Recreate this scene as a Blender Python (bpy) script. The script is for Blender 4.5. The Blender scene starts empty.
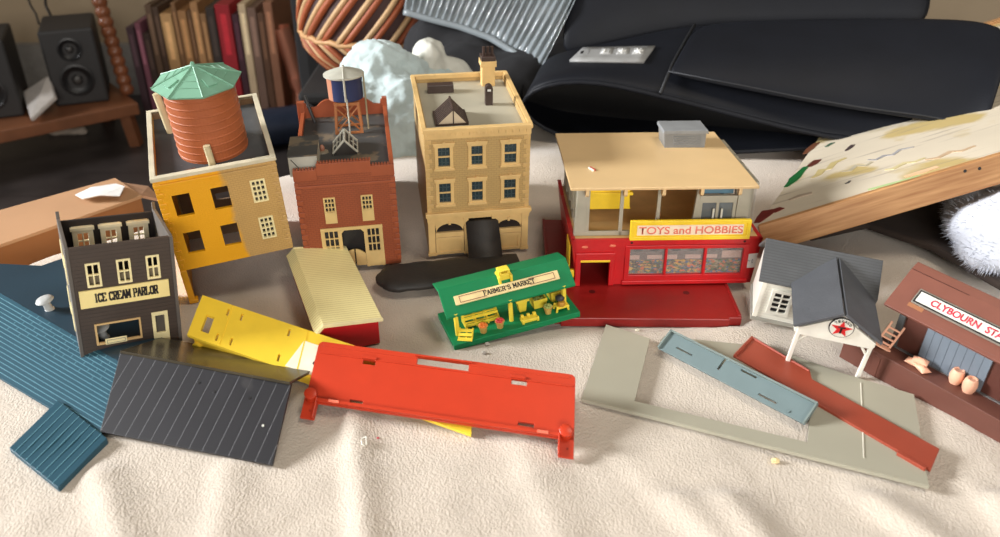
import bpy, bmesh, math, random
from mathutils import Matrix, Vector, Euler, noise
random.seed(7)
R = math.radians
S = 0.01                      # everything below is written in centimetres
scene = bpy.context.scene
col = scene.collection

# ------------------------------------------------------------------ camera, light, exposure
CZ, PIT, FPX = 40.0, R(30), 830.0
cd = bpy.data.cameras.new('camera'); cam = bpy.data.objects.new('camera', cd); col.objects.link(cam)
cam.location = (0, 0, CZ * S); cam.rotation_euler = (R(60), 0, 0)
cd.sensor_fit = 'HORIZONTAL'; cd.sensor_width = 36; cd.lens = FPX * 36 / 1000
cd.clip_start = 0.02; cd.clip_end = 30
cd.dof.use_dof = True; cd.dof.focus_distance = 0.74; cd.dof.aperture_fstop = 7.5
scene.camera = cam

world = bpy.data.worlds.new('room_light'); scene.world = world
world.use_nodes = True
wb = world.node_tree.nodes['Background']
wb.inputs[0].default_value = (1.0, 0.93, 0.84, 1); wb.inputs[1].default_value = 0.13

def area(name, loc, target, size, power, color, spread=180):
    l = bpy.data.lights.new(name, 'AREA'); l.shape = 'RECTANGLE'; l.size = size[0]; l.size_y = size[1]
    l.energy = power; l.color = color; l.spread = R(spread)
    o = bpy.data.objects.new(name, l); col.objects.link(o); o.location = loc
    d = Vector(target) - Vector(loc); o.rotation_euler = d.to_track_quat('-Z', 'Y').to_euler()
    return o
area('window_daylight', (-3.4, 0.74, 1.32), (0, .62, 0), (0.9, 0.9), 45, (0.97, 0.98, 1.0), 72)
area('far_window', (0.4, -2.4, 1.0), (0, .7, .05), (2.0, 1.0), 74, (1.0, 0.96, 0.91))
area('ceiling_light', (0.7, 0.5, 2.1), (0.1, .7, 0), (0.7, 0.7), 15, (1.0, 0.90, 0.76))
vs = scene.view_settings
scene.display_settings.display_device = 'sRGB'
vs.view_transform = 'Standard'; vs.look = 'None'; vs.exposure = 0.0; vs.gamma = 1.0; vs.use_curve_mapping = False

# ------------------------------------------------------------------ rays of the photograph onto real planes
_F = Vector((0, math.cos(PIT), -math.sin(PIT))); _U = Vector((0, math.sin(PIT), math.cos(PIT)))
def _ray(px, py): return _F + Vector((1, 0, 0)) * ((px - 500) / FPX) - _U * ((py - 268.5) / FPX)
def P(px, py, z=0):
    d = _ray(px, py); return Vector((0, 0, CZ)) + d * ((z - CZ) / d.z)
def PY(px, py, y):
    d = _ray(px, py); return Vector((0, 0, CZ)) + d * (y / d.y)

# ------------------------------------------------------------------ materials
def lin(c):
    return tuple(((v / 255) / 12.92 if v / 255 <= .04045 else ((v / 255 + .055) / 1.055) ** 2.4) for v in c) + (1,)
def mat(name, c, rough=.42, var=.10, scale=60, bump=0, bscale=400, metal=0, wear=None, brick=None, slats=None, trans=0, spec=.5, coat=0, sheen=0):
    m = bpy.data.materials.new(name); m.use_nodes = True
    n = m.node_tree.nodes; k = m.node_tree.links; b = n['Principled BSDF']
    b.inputs['Roughness'].default_value = rough; b.inputs['Metallic'].default_value = metal
    b.inputs['Specular IOR Level'].default_value = spec
    if trans: b.inputs['Transmission Weight'].default_value = trans
    if coat: b.inputs['Coat Weight'].default_value = coat
    if sheen: b.inputs['Sheen Weight'].default_value = sheen
    tc = n.new('ShaderNodeTexCoord')
    nz = n.new('ShaderNodeTexNoise'); nz.inputs['Scale'].default_value = scale; nz.inputs['Detail'].default_value = 5
    k.new(tc.outputs['Object'], nz.inputs['Vector'])
    rp = n.new('ShaderNodeValToRGB'); L = lin(c)
    rp.color_ramp.elements[0].position = .3; rp.color_ramp.elements[1].position = .7
    rp.color_ramp.elements[0].color = tuple(v * (1 - var) for v in L[:3]) + (1,)
    rp.color_ramp.elements[1].color = tuple(min(1, v * (1 + var)) for v in L[:3]) + (1,)
    k.new(nz.outputs['Fac'], rp.inputs['Fac']); out = rp.outputs['Color']; bh = None
    def mixc(fac, a, c2):
        x = n.new('ShaderNodeMix'); x.data_type = 'RGBA'
        k.new(fac, x.inputs[0]); k.new(a, x.inputs[6])
        if isinstance(c2, tuple): x.inputs[7].default_value = lin(c2)
        else: k.new(c2, x.inputs[7])
        return x.outputs[2]
    if brick:                                       # (mortar colour, brick width, row height) in cm, on any upright wall
        sp = n.new('ShaderNodeSeparateXYZ'); k.new(tc.outputs['Object'], sp.inputs[0])
        ad = n.new('ShaderNodeMath'); k.new(sp.outputs[0], ad.inputs[0]); k.new(sp.outputs[1], ad.inputs[1])
        cb = n.new('ShaderNodeCombineXYZ'); k.new(ad.outputs[0], cb.inputs[0]); k.new(sp.outputs[2], cb.inputs[1])
        bt = n.new('ShaderNodeTexBrick'); k.new(cb.outputs[0], bt.inputs['Vector'])
        bt.inputs['Scale'].default_value = 1; bt.inputs['Brick Width'].default_value = brick[1] * S
        bt.inputs['Row Height'].default_value = brick[2] * S; bt.inputs['Mortar Size'].default_value = brick[2] * S * .1
        out = mixc(bt.outputs['Fac'], out, brick[0]); bh = bt.outputs['Fac']
    if slats:                                       # (colour, period cm, axis, share) painted grooves with a relief
        sp = n.new('ShaderNodeSeparateXYZ'); k.new(tc.outputs['Object'], sp.inputs[0])
        mu = n.new('ShaderNodeMath'); mu.operation = 'MULTIPLY'; k.new(sp.outputs[slats[2]], mu.inputs[0]); mu.inputs[1].default_value = 1 / (slats[1] * S)
        fr = n.new('ShaderNodeMath'); fr.operation = 'FRACT'; k.new(mu.outputs[0], fr.inputs[0])
        ls = n.new('ShaderNodeMath'); ls.operation = 'LESS_THAN'; k.new(fr.outputs[0], ls.inputs[0]); ls.inputs[1].default_value = slats[3]
        out = mixc(ls.outputs[0], out, slats[0]); bh = ls.outputs[0]
    if wear:                                        # (colour, threshold, scale): worn or painted patches
        wn = n.new('ShaderNodeTexNoise'); wn.inputs['Scale'].default_value = wear[2]; wn.inputs['Detail'].default_value = 8
        k.new(tc.outputs['Object'], wn.inputs['Vector'])
        wr = n.new('ShaderNodeValToRGB'); wr.color_ramp.elements[0].position = wear[1]; wr.color_ramp.elements[1].position = wear[1] + .06
        k.new(wn.outputs['Fac'], wr.inputs['Fac']); out = mixc(wr.outputs['Color'], out, wear[0])
    k.new(out, b.inputs['Base Color'])
    nrm = None
    if bh:
        bp = n.new('ShaderNodeBump'); bp.inputs['Strength'].default_value = .5; bp.inputs['Distance'].default_value = .0004; bp.invert = True
        k.new(bh, bp.inputs['Height']); nrm = bp.outputs[0]
    if bump:
        bn = n.new('ShaderNodeTexNoise'); bn.inputs['Scale'].default_value = bscale; bn.inputs['Detail'].default_value = 3
        k.new(tc.outputs['Object'], bn.inputs['Vector'])
        bp = n.new('ShaderNodeBump'); bp.inputs['Strength'].default_value = bump; bp.inputs['Distance'].default_value = .001
        k.new(bn.outputs['Fac'], bp.inputs['Height'])
        if nrm: k.new(nrm, bp.inputs['Normal'])
        nrm = bp.outputs[0]
    if nrm: k.new(nrm, b.inputs['Normal'])
    m['out'] = 0
    return m
def clear(name, tint, rough=.06, alpha=.3):
    m = bpy.data.materials.new(name); m.use_nodes = True; b = m.node_tree.nodes['Principled BSDF']
    b.inputs['Base Color'].default_value = lin(tint); b.inputs['Roughness'].default_value = rough; b.inputs['Alpha'].default_value = alpha
    return m

# ------------------------------------------------------------------ mesh building
class MB:
    def __init__(s): s.v = []; s.f = []; s.M = Matrix.Identity(4)
    def add(s, vs, fs):
        b = len(s.v); s.v += [s.M @ Vector(p) for p in vs]; s.f += [tuple(b + i for i in f) for f in fs]; return s
    def box(s, x0, x1, y0, y1, z0, z1, M=None):
        vs = [(x, y, z) for z in (z0, z1) for y in (y0, y1) for x in (x0, x1)]
        if M: vs = [M @ Vector(p) for p in vs]
        return s.add(vs, [(0, 2, 3, 1), (4, 5, 7, 6), (0, 1, 5, 4), (2, 6, 7, 3), (0, 4, 6, 2), (1, 3, 7, 5)])
    def prism(s, pts, a, b, ax=1):                  # outline in the two other axes, extruded along ax from a to b
        n = len(pts)
        def mk(p, t):
            q = list(p); q.insert(ax, t); return tuple(q)
        vs = [mk(p, a) for p in pts] + [mk(p, b) for p in pts]
        return s.add(vs, [tuple(range(n)), tuple(range(2 * n - 1, n - 1, -1))] + [(i, i + n, (i + 1) % n + n, (i + 1) % n) for i in range(n)])
    def slab(s, q, t):                              # polygon thickened by t against its normal
        q = [Vector(p) for p in q]; n = Vector((0, 0, 0))
        for i in range(len(q)): n += (q[i] - q[0]).cross(q[(i + 1) % len(q)] - q[0])
        n.normalize(); m = len(q)
        return s.add([tuple(p) for p in q] + [tuple(p - n * t) for p in q], [tuple(range(m)), tuple(range(2 * m - 1, m - 1, -1))] + [(i, i + m, (i + 1) % m + m, (i + 1) % m) for i in range(m)])
    def tube(s, path, r, n=10, r1=None):
        path = [Vector(p) for p in path]; L = len(path); vs = []; fs = []
        for i, p in enumerate(path):
            d = (path[min(i + 1, L - 1)] - path[max(i - 1, 0)]).normalized()
            a = d.orthogonal().normalized() if i == 0 else (a - d * a.dot(d)).normalized()
            b = d.cross(a); rr = r if r1 is None else r + (r1 - r) * i / (L - 1)
            vs += [p + (a * math.cos(2 * math.pi * j / n) + b * math.sin(2 * math.pi * j / n)) * rr for j in range(n)]
        for i in range(L - 1):
            fs += [(i * n + j, i * n + (j + 1) % n, (i + 1) * n + (j + 1) % n, (i + 1) * n + j) for j in range(n)]
        fs += [tuple(range(n - 1, -1, -1)), tuple((L - 1) * n + j for j in range(n))]
        return s.add(vs, fs)
    def lathe(s, prof, c=(0, 0, 0), n=28, ph=0):
        vs = []; fs = []
        for r, z in prof: vs += [(c[0] + r * math.cos(2 * math.pi * j / n + ph), c[1] + r * math.sin(2 * math.pi * j / n + ph), c[2] + z) for j in range(n)]
        for i in range(len(prof) - 1):
            fs += [(i * n + j, i * n + (j + 1) % n, (i + 1) * n + (j + 1) % n, (i + 1) * n + j) for j in range(n)]
        fs += [tuple(range(n - 1, -1, -1)), tuple((len(prof) - 1) * n + j for j in range(n))]
        return s.add(vs, fs)
    def panel(s, x0, x1, z0, z1, y0, y1, holes=(), keep=None):   # upright sheet with rectangular holes
        xs = sorted({x0, x1} | {h[i] for h in holes for i in (0, 1) if x0 < h[i] < x1})
        zs = sorted({z0, z1} | {h[i] for h in holes for i in (2, 3) if z0 < h[i] < z1})
        ok = {}
        for i in range(len(xs) - 1):
            for j in range(len(zs) - 1):
                cx, cz = (xs[i] + xs[i + 1]) / 2, (zs[j] + zs[j + 1]) / 2
                ok[i, j] = not any(h[0] < cx < h[1] and h[2] < cz < h[3] for h in holes)
        vi = {}; vs = []; fs = []
        def V(i, j, t):
            if (i, j, t) not in vi: vi[i, j, t] = len(vs); vs.append((xs[i], (y0, y1)[t], zs[j]))
            return vi[i, j, t]
        for (i, j), o in ok.items():
            if not o: continue
            fs.append((V(i, j, 0), V(i + 1, j, 0), V(i + 1, j + 1, 0), V(i, j + 1, 0)))
            fs.append((V(i, j, 1), V(i, j + 1, 1), V(i + 1, j + 1, 1), V(i + 1, j, 1)))
            if not ok.get((i - 1, j)): fs.append((V(i, j, 0), V(i, j + 1, 0), V(i, j + 1, 1), V(i, j, 1)))
            if not ok.get((i + 1, j)): fs.append((V(i + 1, j, 0), V(i + 1, j, 1), V(i + 1, j + 1, 1), V(i + 1, j + 1, 0)))
            if not ok.get((i, j - 1)): fs.append((V(i, j, 0), V(i, j, 1), V(i + 1, j, 1), V(i + 1, j, 0)))
            if not ok.get((i, j + 1)): fs.append((V(i, j + 1, 0), V(i + 1, j + 1, 0), V(i + 1, j + 1, 1), V(i, j + 1, 1)))
        return s.add(vs, fs)
    def grid_window(s, x0, x1, z0, z1, y0, y1, nx, nz, fw=.14, mw=.07):
        s.panel(x0, x1, z0, z1, y0, y1, [(x0 + fw + i * (x1 - x0 - 2 * fw + mw) / nx, x0 + fw + (i + 1) * (x1 - x0 - 2 * fw + mw) / nx - mw,
                z0 + fw + j * (z1 - z0 - 2 * fw + mw) / nz, z0 + fw + (j + 1) * (z1 - z0 - 2 * fw + mw) / nz - mw) for i in range(nx) for j in range(nz)])
        return s
    def grid(s, rows):                              # sheet through rows of points
        n = len(rows[0]); vs = [p for r in rows for p in r]
        return s.add(vs, [(i * n + j, i * n + j + 1, (i + 1) * n + j + 1, (i + 1) * n + j) for i in range(len(rows) - 1) for j in range(n - 1)])
    def ball(s, c, r, nu=16, nv=10, M=None):
        rx, ry, rz = (r, r, r) if not isinstance(r, tuple) else r
        prof = []
        vs = []; fs = []
        for i in range(nv + 1):
            t = math.pi * (i + .02) / (nv + .04)
            for j in range(nu):
                p = Vector((rx * math.sin(t) * math.cos(2 * math.pi * j / nu), ry * math.sin(t) * math.sin(2 * math.pi * j / nu), -rz * math.cos(t)))
                if M: p = M @ p
                vs.append(p + Vector(c))
        for i in range(nv): fs += [(i * nu + j, i * nu + (j + 1) % nu, (i + 1) * nu + (j + 1) % nu, (i + 1) * nu + j) for j in range(nu)]
        fs += [tuple(range(nu - 1, -1, -1)), tuple(nv * nu + j for j in range(nu))]
        return s.add(vs, fs)
    def build(s, name, m, parent=None, bevel=0, smooth=False, merge=False, seg=2):
        me = bpy.data.meshes.new(name); me.from_pydata([v * S for v in s.v], [], s.f)
        bm = bmesh.new(); bm.from_mesh(me)
        if merge: bmesh.ops.remove_doubles(bm, verts=bm.verts, dist=1e-6)
        bmesh.ops.recalc_face_normals(bm, faces=bm.faces); bm.to_mesh(me); bm.free()
        me.materials.append(m); o = bpy.data.objects.new(name, me); col.objects.link(o)
        if parent: o.parent = parent
        if smooth:
            for p in me.polygons: p.use_smooth = True
            if smooth != 'all': me.set_sharp_from_angle(angle=R(40))
        if bevel:
            b = o.modifiers.new('bevel', 'BEVEL'); b.width = bevel * S; b.segments = seg; b.limit_method = 'ANGLE'; b.angle_limit = R(35)
        return o
def tag(o, label=None, cat=None, group=None, kind=None):
    for k, v in (('label', label), ('category', cat), ('group', group), ('kind', kind)):
        if v: o[k] = v
    return o
def thing(name, loc, rot, label, cat, group=None):
    o = bpy.data.objects.new(name, None); col.objects.link(o); o.empty_display_size = .01
    o.location = Vector(loc) * S; o.rotation_euler = [R(a) for a in rot]
    return tag(o, label, cat, group)
def frame(name, p0, px, py, label, cat):            # thing whose x runs p0->px and whose xy plane holds py
    x = (px - p0).normalized(); z = x.cross(py - p0).normalized(); y = z.cross(x)
    o = bpy.data.objects.new(name, None); col.objects.link(o); o.empty_display_size = .01
    o.matrix_world = Matrix(((x.x, y.x, z.x, p0.x * S), (x.y, y.y, z.y, p0.y * S), (x.z, y.z, z.z, p0.z * S), (0, 0, 0, 1)))
    tag(o, label, cat); return o, (px - p0).length, (py - p0).dot(y), (py - p0).dot(x)
def solidify(o, t, off=0): m = o.modifiers.new('thick', 'SOLIDIFY'); m.thickness = t * S; m.offset = off; return o
def subsurf(o, n=2): m = o.modifiers.new('sub', 'SUBSURF'); m.levels = n; m.render_levels = n; return o
def text(name, body, m, parent, M, w, h, bold=0, ext=.03):
    cu = bpy.data.curves.new('t', 'FONT'); cu.body = body; cu.size = 1; cu.offset = bold; cu.extrude = 0
    t = bpy.data.objects.new('t', cu); col.objects.link(t); dg = bpy.context.evaluated_depsgraph_get(); dg.update()
    me = bpy.data.meshes.new_from_object(t.evaluated_get(dg)); bpy.data.objects.remove(t); bpy.data.curves.remove(cu)
    xs = [v.co.x for v in me.vertices]; ys = [v.co.y for v in me.vertices]
    ax, ay, sx, sy = min(xs), min(ys), w / (max(xs) - min(xs)), h / (max(ys) - min(ys))
    for v in me.vertices: v.co = (M @ Vector(((v.co.x - ax) * sx, (v.co.y - ay) * sy, 0))) * S
    me.name = name; me.materials.clear(); me.materials.append(m)
    o = bpy.data.objects.new(name, me); col.objects.link(o); o.parent = parent; solidify(o, ext); return o
GL = {'I': [[(.3, 0), (.3, 1)]], 'C': [[(.6, .78), (.5, .97), (.28, 1), (.08, .8), (.08, .2), (.28, 0), (.5, .03), (.6, .24)]], 'E': [[(.12, 0), (.12, 1)], [(.12, 1), (.58, 1), (.58, .8)], [(.12, .5), (.42, .5)], [(.12, 0), (.58, 0), (.58, .2)]],
      'R': [[(.12, 0), (.12, 1)], [(.12, 1), (.45, 1), (.56, .88), (.56, .64), (.45, .5), (.12, .5)], [(.38, .5), (.58, 0)]], 'A': [[(.06, 0), (.3, 1), (.34, 1), (.6, 0)], [(.16, .34), (.5, .34)]],
      'M': [[(.08, 0), (.08, 1)], [(.08, 1), (.36, .25), (.64, 1)], [(.64, 1), (.64, 0)]], 'P': [[(.12, 0), (.12, 1)], [(.12, 1), (.45, 1), (.57, .88), (.57, .6), (.45, .46), (.12, .46)]],
      'L': [[(.12, 1), (.12, 0)], [(.12, 0), (.56, 0), (.56, .25)]], 'O': [[(.3, 1), (.1, .8), (.1, .2), (.3, 0), (.4, 0), (.6, .2), (.6, .8), (.4, 1), (.3, 1)]], 'F': [[(.12, 0), (.12, 1)], [(.12, 1), (.58, 1), (.58, .8)], [(.12, .52), (.44, .52)]],
      "'": [[(.2, 1), (.16, .72)]], 'S': [[(.56, .8), (.42, 1), (.22, 1), (.1, .82), (.16, .6), (.5, .42), (.58, .22), (.46, 0), (.22, 0), (.1, .18)]], 'K': [[(.12, 0), (.12, 1)], [(.58, 1), (.14, .45)], [(.26, .58), (.6, 0)]], 'T': [[(.32, 0), (.32, 1)], [(.06, .8), (.06, 1), (.58, 1), (.58, .8)]]}
WID = {'I': .6, 'M': .8, ' ': .42, "'": .35}
def slab_text(name, body, m, parent, M, w, h, wt=.16, wh=None, serif=.15):   # slab-serif lettering from strokes
    mb = MB(); x = 0; adv = []
    for ch in body: adv.append(x); x += WID.get(ch, .72)
    k = w / x; wv = wt * h; wh = (wh or wt) * h
    def seg(a, b):
        a = Vector(a); b = Vector(b); d = b - a
        if d.length < 1e-6: return
        d.normalize(); n = Vector((-d.y, d.x)); t = (wv * abs(d.y) + wh * abs(d.x)) / 2
        q = [a - n * t - d * t * .4, b - n * t + d * t * .4, b + n * t + d * t * .4, a + n * t - d * t * .4]
        mb.slab([M @ Vector((p.x, p.y, .03)) for p in q], .03)
    for ch, ax in zip(body, adv):
        for st in GL.get(ch, []):
            pts = [((ax + p[0]) * k, p[1] * (h - wh) + wh / 2) for p in st]
            for a, b in zip(pts, pts[1:]): seg(a, b)
            for e, o in ((0, 1), (-1, -2)):
                if ch in "CSO'" and serif: continue
                (u, v), p = st[e], pts[e]
                if v in (0, 1) and abs(st[o][1] - v) > .4: seg((p[0] - serif * k, p[1]), (p[0] + serif * k, p[1]))
    return mb.build(name, m, parent)
def XZ(x, z, y, tilt=0): return Matrix.Translation((x, y, z)) @ Matrix.Rotation(R(90), 4, 'X')

# ------------------------------------------------------------------ setting: floor, wall, bed, towel
M = {}
M['cream'] = mat('cream_plastic', (236, 222, 170)); M['black'] = mat('black_plastic', (26, 25, 25)); M['ink'] = mat('black_ink', (28, 22, 20), .6)
M['white'] = mat('white_plastic', (222, 220, 208)); M['paper'] = mat('white_paper', (225, 224, 220), .7); M['wood'] = mat('oak', (176, 126, 78), .5, .22, 18)
M['greyp'] = mat('grey_plastic', (130, 132, 132)); M['yellow'] = mat('yellow_plastic', (246, 208, 40)); M['redp'] = mat('red_plastic', (196, 16, 22), .38)
M['tan'] = mat('tan_plastic', (216, 176, 112)); M['glass'] = clear('glass', (200, 205, 205), .05, .14)
FZ = -45.0
def planks():
    m = mat('dark_floorboards', (62, 56, 54), .38, .35, 9, slats=((34, 30, 29), 14, 1, .02)); return m
tag(MB().box(-260, 260, 20, 268, FZ - 3, FZ).build('floor', planks()), kind='structure')
tag(MB().box(-260, 260, 262, 268, FZ, 120).build('wall_back', mat('beige_wall', (178, 158, 130), .8, .05, 4)), kind='structure')
tag(MB().box(-260, -60, 259, 262, FZ, FZ + 16).build('baseboard_back', mat('grey_baseboard', (150, 146, 140), .6)), kind='structure')

EDGE = [(-90, 4), (-47.5, 68), (-44, 73.6), (-25.4, 91), (-12, 102), (5, 112), (40, 126), (110, 140)]
def yb(x):
    for (a, b), (c, d) in zip(EDGE, EDGE[1:]):
        if a <= x <= c: return b + (d - b) * (x - a) / (c - a)
FOLD = [((350, 415), (362, 537), .55, .9), ((600, 415), (712, 537), .6, 1.5), ((680, 440), (756, 537), .65, 1.3), ((868, 496), (935, 545), .7, 1.2), ((935, 425), (1010, 520), .7, 1.2), ((100, 480), (118, 537), .55, 1.1), ((520, 440), (560, 537), .3, 1.4), ((225, 470), (215, 537), .3, 1.2)]
FOLD = [(P(*a).xy, P(*b).xy, h, w) for a, b, h, w in FOLD]
SINK = [((24.5, 40), -.33, 18, 18.5, -.05), ((12.62, 59.68), -.33, 8.5, 19, -.42)]           # hollow pressed by the heavy store base
LUMP = [(P(400, 190).xy, 9, 1.8), (P(285, 195).xy, 6, 1.2), (P(545, 170).xy, 7, 1.6), (P(20, 275).xy, 6, .5), (Vector((21, 60.5)), 3.5, .4)]
def towel_z(x, y):
    p = Vector((x, y)); h = 0
    for a, b, amp, w in FOLD:
        t = (p - a).dot(b - a) / (b - a).length_squared
        q = a + (b - a) * t; d = (p - q).length
        side = (b - a).x * (p - a).y - (b - a).y * (p - a).x
        ww = w * (1.5 if side > 0 else .7)
        e = 1 if t > 0 else math.exp(-(t * 4) ** 2)
        h += amp * e * math.exp(-(d / ww) ** 2)
    for c, r, amp in LUMP: h += amp * math.exp(-((p - c).length / r) ** 2)
    h += .13 * noise.noise(Vector((x * .09, y * .09, 3))) + .07 * noise.noise(Vector((x * .45, y * .45, 8))) * max(0, min(1, (48 - y) / 6))
    h -= .2
    for (cx, cy), a, w, dd, dz in SINK:
        lx, ly = x - cx, y - cy
        m = max(0, min(1, (w + .6 - abs(lx)) / .8)) * max(0, min(1, (ly + .5) / .6)) * max(0, min(1, (dd + .6 - ly) / .8))
        h = h * (1 - m) + min(h, dz) * m
    return h
def make_towel():
    mb = MB(); NX, NY = 300, 190; rows = []
    for j in range(NY + 1):
        r = []
        for i in range(NX + 1):
            x = -70 + 165 * i / NX; y1 = yb(x); y = 12 + (y1 - 12) * (j / NY)
            edge = max(0, 1 - (y1 - y) / 2.0)
            r.append((x, y, towel_z(x, y) - 1.2 * edge ** 2))
        rows.append(r)
    last = rows[-1]
    for d, dz in ((.9, 3.5), (1.1, 9), (1.2, 20)): rows.append([(x - d * .5, y + d, z - dz) for x, y, z in last])
    mb.grid(rows)
    m = mat('terry_cloth', (202, 190, 175), .95, .06, 30, spec=.1, sheen=.3)
    n = m.node_tree.nodes; k = m.node_tree.links; b = n['Principled BSDF']
    tc = n.new('ShaderNodeTexCoord'); mp = n.new('ShaderNodeMapping'); mp.inputs['Scale'].default_value = (1, .7, 1); mp.inputs['Rotation'].default_value = (0, 0, .5)
    k.new(tc.outputs['Object'], mp.inputs[0]); vo = n.new('ShaderNodeTexVoronoi'); vo.inputs['Scale'].default_value = 700
    k.new(mp.outputs[0], vo.inputs['Vector'])
    ns = n.new('ShaderNodeTexNoise'); ns.inputs['Scale'].default_value = 260; k.new(tc.outputs['Object'], ns.inputs['Vector'])
    ad = n.new('ShaderNodeMath'); ad.operation = 'ADD'; k.new(vo.outputs['Distance'], ad.inputs[0]); k.new(ns.outputs['Fac'], ad.inputs[1])
    bp = n.new('ShaderNodeBump'); bp.inputs['Strength'].default_value = .45; bp.inputs['Distance'].default_value = .001
    k.new(ad.outputs[0], bp.inputs['Height']); k.new(bp.outputs[0], b.inputs['Normal'])
    o = mb.build('towel', m, smooth='all'); tag(o, 'large cream terry towel spread out under all the toy buildings', 'towel')
make_towel()
mb = MB(); pts = [(-68, 12)] + [(x - .8, y - 1.5) for x, y in EDGE[1:-1]] + [(95, 135), (95, 12)]
mb.prism(pts, FZ, -2.6, ax=2)
tag(mb.build('bed_mattress', mat('mattress_cloth', (150, 140, 130), .9)), 'mattress of the bed hidden below the cream towel', 'bed')

# ------------------------------------------------------------------ tan three-storey building with the long dark strap
def tan_building():
    t = thing('toy_building', (-2.12, 72.29, .2), (2.57, .04, 9.18), 'tan three-storey toy building with six windows and a chimney on its flat roof', 'toy building', 'toy town buildings')
    trim = mat('tan_trim', (220, 184, 122)); field = mat('tan_brick', (188, 156, 100), .5, .06, brick=((172, 140, 88), .5, .22))
    dark = mat('dark_brown_plastic', (62, 46, 40)); roof = mat('putty_roof', (176, 170, 150), .55, .08, 30); glass = mat('dark_window', (44, 58, 64), .25, .2)
    W, H, D = 4.9, 13.3, 14.49
    wx = [(-4.03, -2.31), (-.94, .73), (2.16, 3.9)]; wz = [(9.16, 11.97), (5.4, 8.34)]
    mb = MB(); mb.panel(-W, W, 4.5, 12.4, 0, .3, [(a + .25, b - .25, c + .2, d - .35) for a, b in wx for c, d in wz])
    mb.build('front_wall', field, t)
    for s in (-1, 1): MB().box(s * W - (.3 if s > 0 else 0), s * W + (.3 if s < 0 else 0), .3, D, 0, H - .1).build('side_wall', field, t)
    MB().box(-W, W, D - .3, D, 0, H).build('back_wall', field, t)
    MB().box(-W + .2, W - .2, .2, D - .2, 12.0, 12.5).build('roof', roof, t)
    mb = MB()                                                    # parapet rim
    for s in (-1, 1): mb.box(s * W - .22, s * W + .22, .2, D, 13.0, H)
    mb.box(-W - .1, W + .1, D - .35, D + .1, 12.9, H + .02); mb.build('parapet_cap', trim, t, .03)
    mb = MB(); mb.box(-W - .18, W + .18, -.28, .35, 12.95, H); mb.box(-W - .06, W + .06, -.12, .3, 12.3, 12.95)
    for i in range(15): x = -4.6 + i * .657; mb.box(x - .12, x + .12, -.22, 0, 12.6, 12.95)
    mb.build('cornice', trim, t, .03)
    qm = mat('quoin_tan', (204, 168, 108))
    for s in (-1, 1):
        mb = MB(); mb.box(min(s * W, s * (W - .3)), max(s * W, s * (W - .3)), -.03, .2, 4.75, 12.3)
        for i in range(16):
            z = 4.75 + i * .47; w = .62 if i % 2 else .4
            mb.box(min(s * (W + .02), s * (W - w)), max(s * (W + .02), s * (W - w)), -.05, .3, z, z + .4)
        mb.build('quoins', qm, t, .03)
    mb = MB(); mb.box(-W - .2, W + .25, -.35, .2, 4.32, 4.72); mb.box(-W - .1, W + .15, -.2, .2, 4.1, 4.32); mb.build('belt_course', trim, t, .03)
    # ground storey: pilasters and two arched bays
    mb = MB()
    for x0, x1 in ((-4.9, -4.25), (-1.4, -1.05), (1.35, 1.7), (4.25, 4.9)): mb.box(x0, x1, -.12, .3, 0, 4.1); mb.box(x0 - .08, x1 + .08, -.2, .3, 0, .3); mb.box(x0 - .06, x1 + .06, -.18, .3, 3.75, 4.1)
    def arch(cx, r):
        out = [(cx - r - .2, 4.1)] + [(cx + r * math.cos(a), 2.55 + .9 * math.sin(a)) for a in [math.pi - i * math.pi / 12 for i in range(13)]] + [(cx + r + .2, 4.1)]
        mb.prism(out, -.02, .28); mb.box(cx - .12, cx + .12, -.14, .1, 3.35, 3.75)
    arch(-2.82, 1.3); arch(2.97, 1.2); mb.box(-4.3, 4.3, .02, .28, 3.85, 4.1); mb.build('shop_arches', trim, t)
    for a, b in ((-4.2, -1.45), (1.72, 4.22)):
        m2 = MB(); m2.box(a, b, .02, .28, 0, 2.0); m2.panel(a, b, .05, 1.95, -.1, .05, [(a + .3, b - .3, .35, 1.65)]); m2.box(a, b, -.12, .2, 2.0, 2.5); m2.build('shop_panel', trim, t, .02)
        m3 = MB(); m3.box(a, b, .22, .3, 2.4, 3.6); m3.build('fanlight', mat('dark_fan', (34, 26, 24)), t)
        c = (a + b) / 2
    MB().box(-1.05, 1.35, .22, .3, 0, 3.9).build('doorway', M['black'], t)
    for a, b in wx:
        for c, d in wz:
            f = MB(); f.panel(a, b, c + .1, d - .3, -.16, .1, [(a + .32, b - .32, c + .4, d - .52)])
            f.box(a - .1, b + .1, -.26, .1, c, c + .22); f.prism([(a - .06, d - .42), (b + .06, d - .42), (b + .16, d - .05), (a - .16, d - .05)], -.24, .1); f.box((a + b) / 2 - .15, (a + b) / 2 + .15, -.28, .1, d - .42, d + .04)
            fo = f.build('window_frame', trim, t, .02)
            p = MB(); p.box(a + .3, b - .3, .06, .12, c + .38, d - .5); po = p.build('pane', glass, fo)
            g = MB(); zc = (c + d) / 2 - .06
            for i in (1, 2): x = a + .32 + (b - a - .64) * i / 3; g.box(x - .035, x + .035, 0, .07, c + .4, d - .52)
            for z in (zc - .6, zc + .55): g.box(a + .32, b - .32, 0, .07, z - .03, z + .03)
            g.build('muntins', mat('window_bars', (62, 76, 78)), fo)
            MB().box(a + .3, b - .3, -.06, .08, zc - .06, zc + .08).build('meeting_rail', trim, fo)
    # roof fittings
    k = MB(); y0, y1, x0, x1, xr, zb, zr = 2.4, 5.6, -3.55, -.6, -1.95, 12.5, 14.1
    n = 8
    for i in range(n + 1):
        y = y0 + (y1 - y0 - .14) * i / n
        k.tube([(x0, y, zb + .15), (xr, y, zr)], .06, 5); k.tube([(x1, y, zb + .15), (xr, y, zr)], .06, 5)
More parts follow.
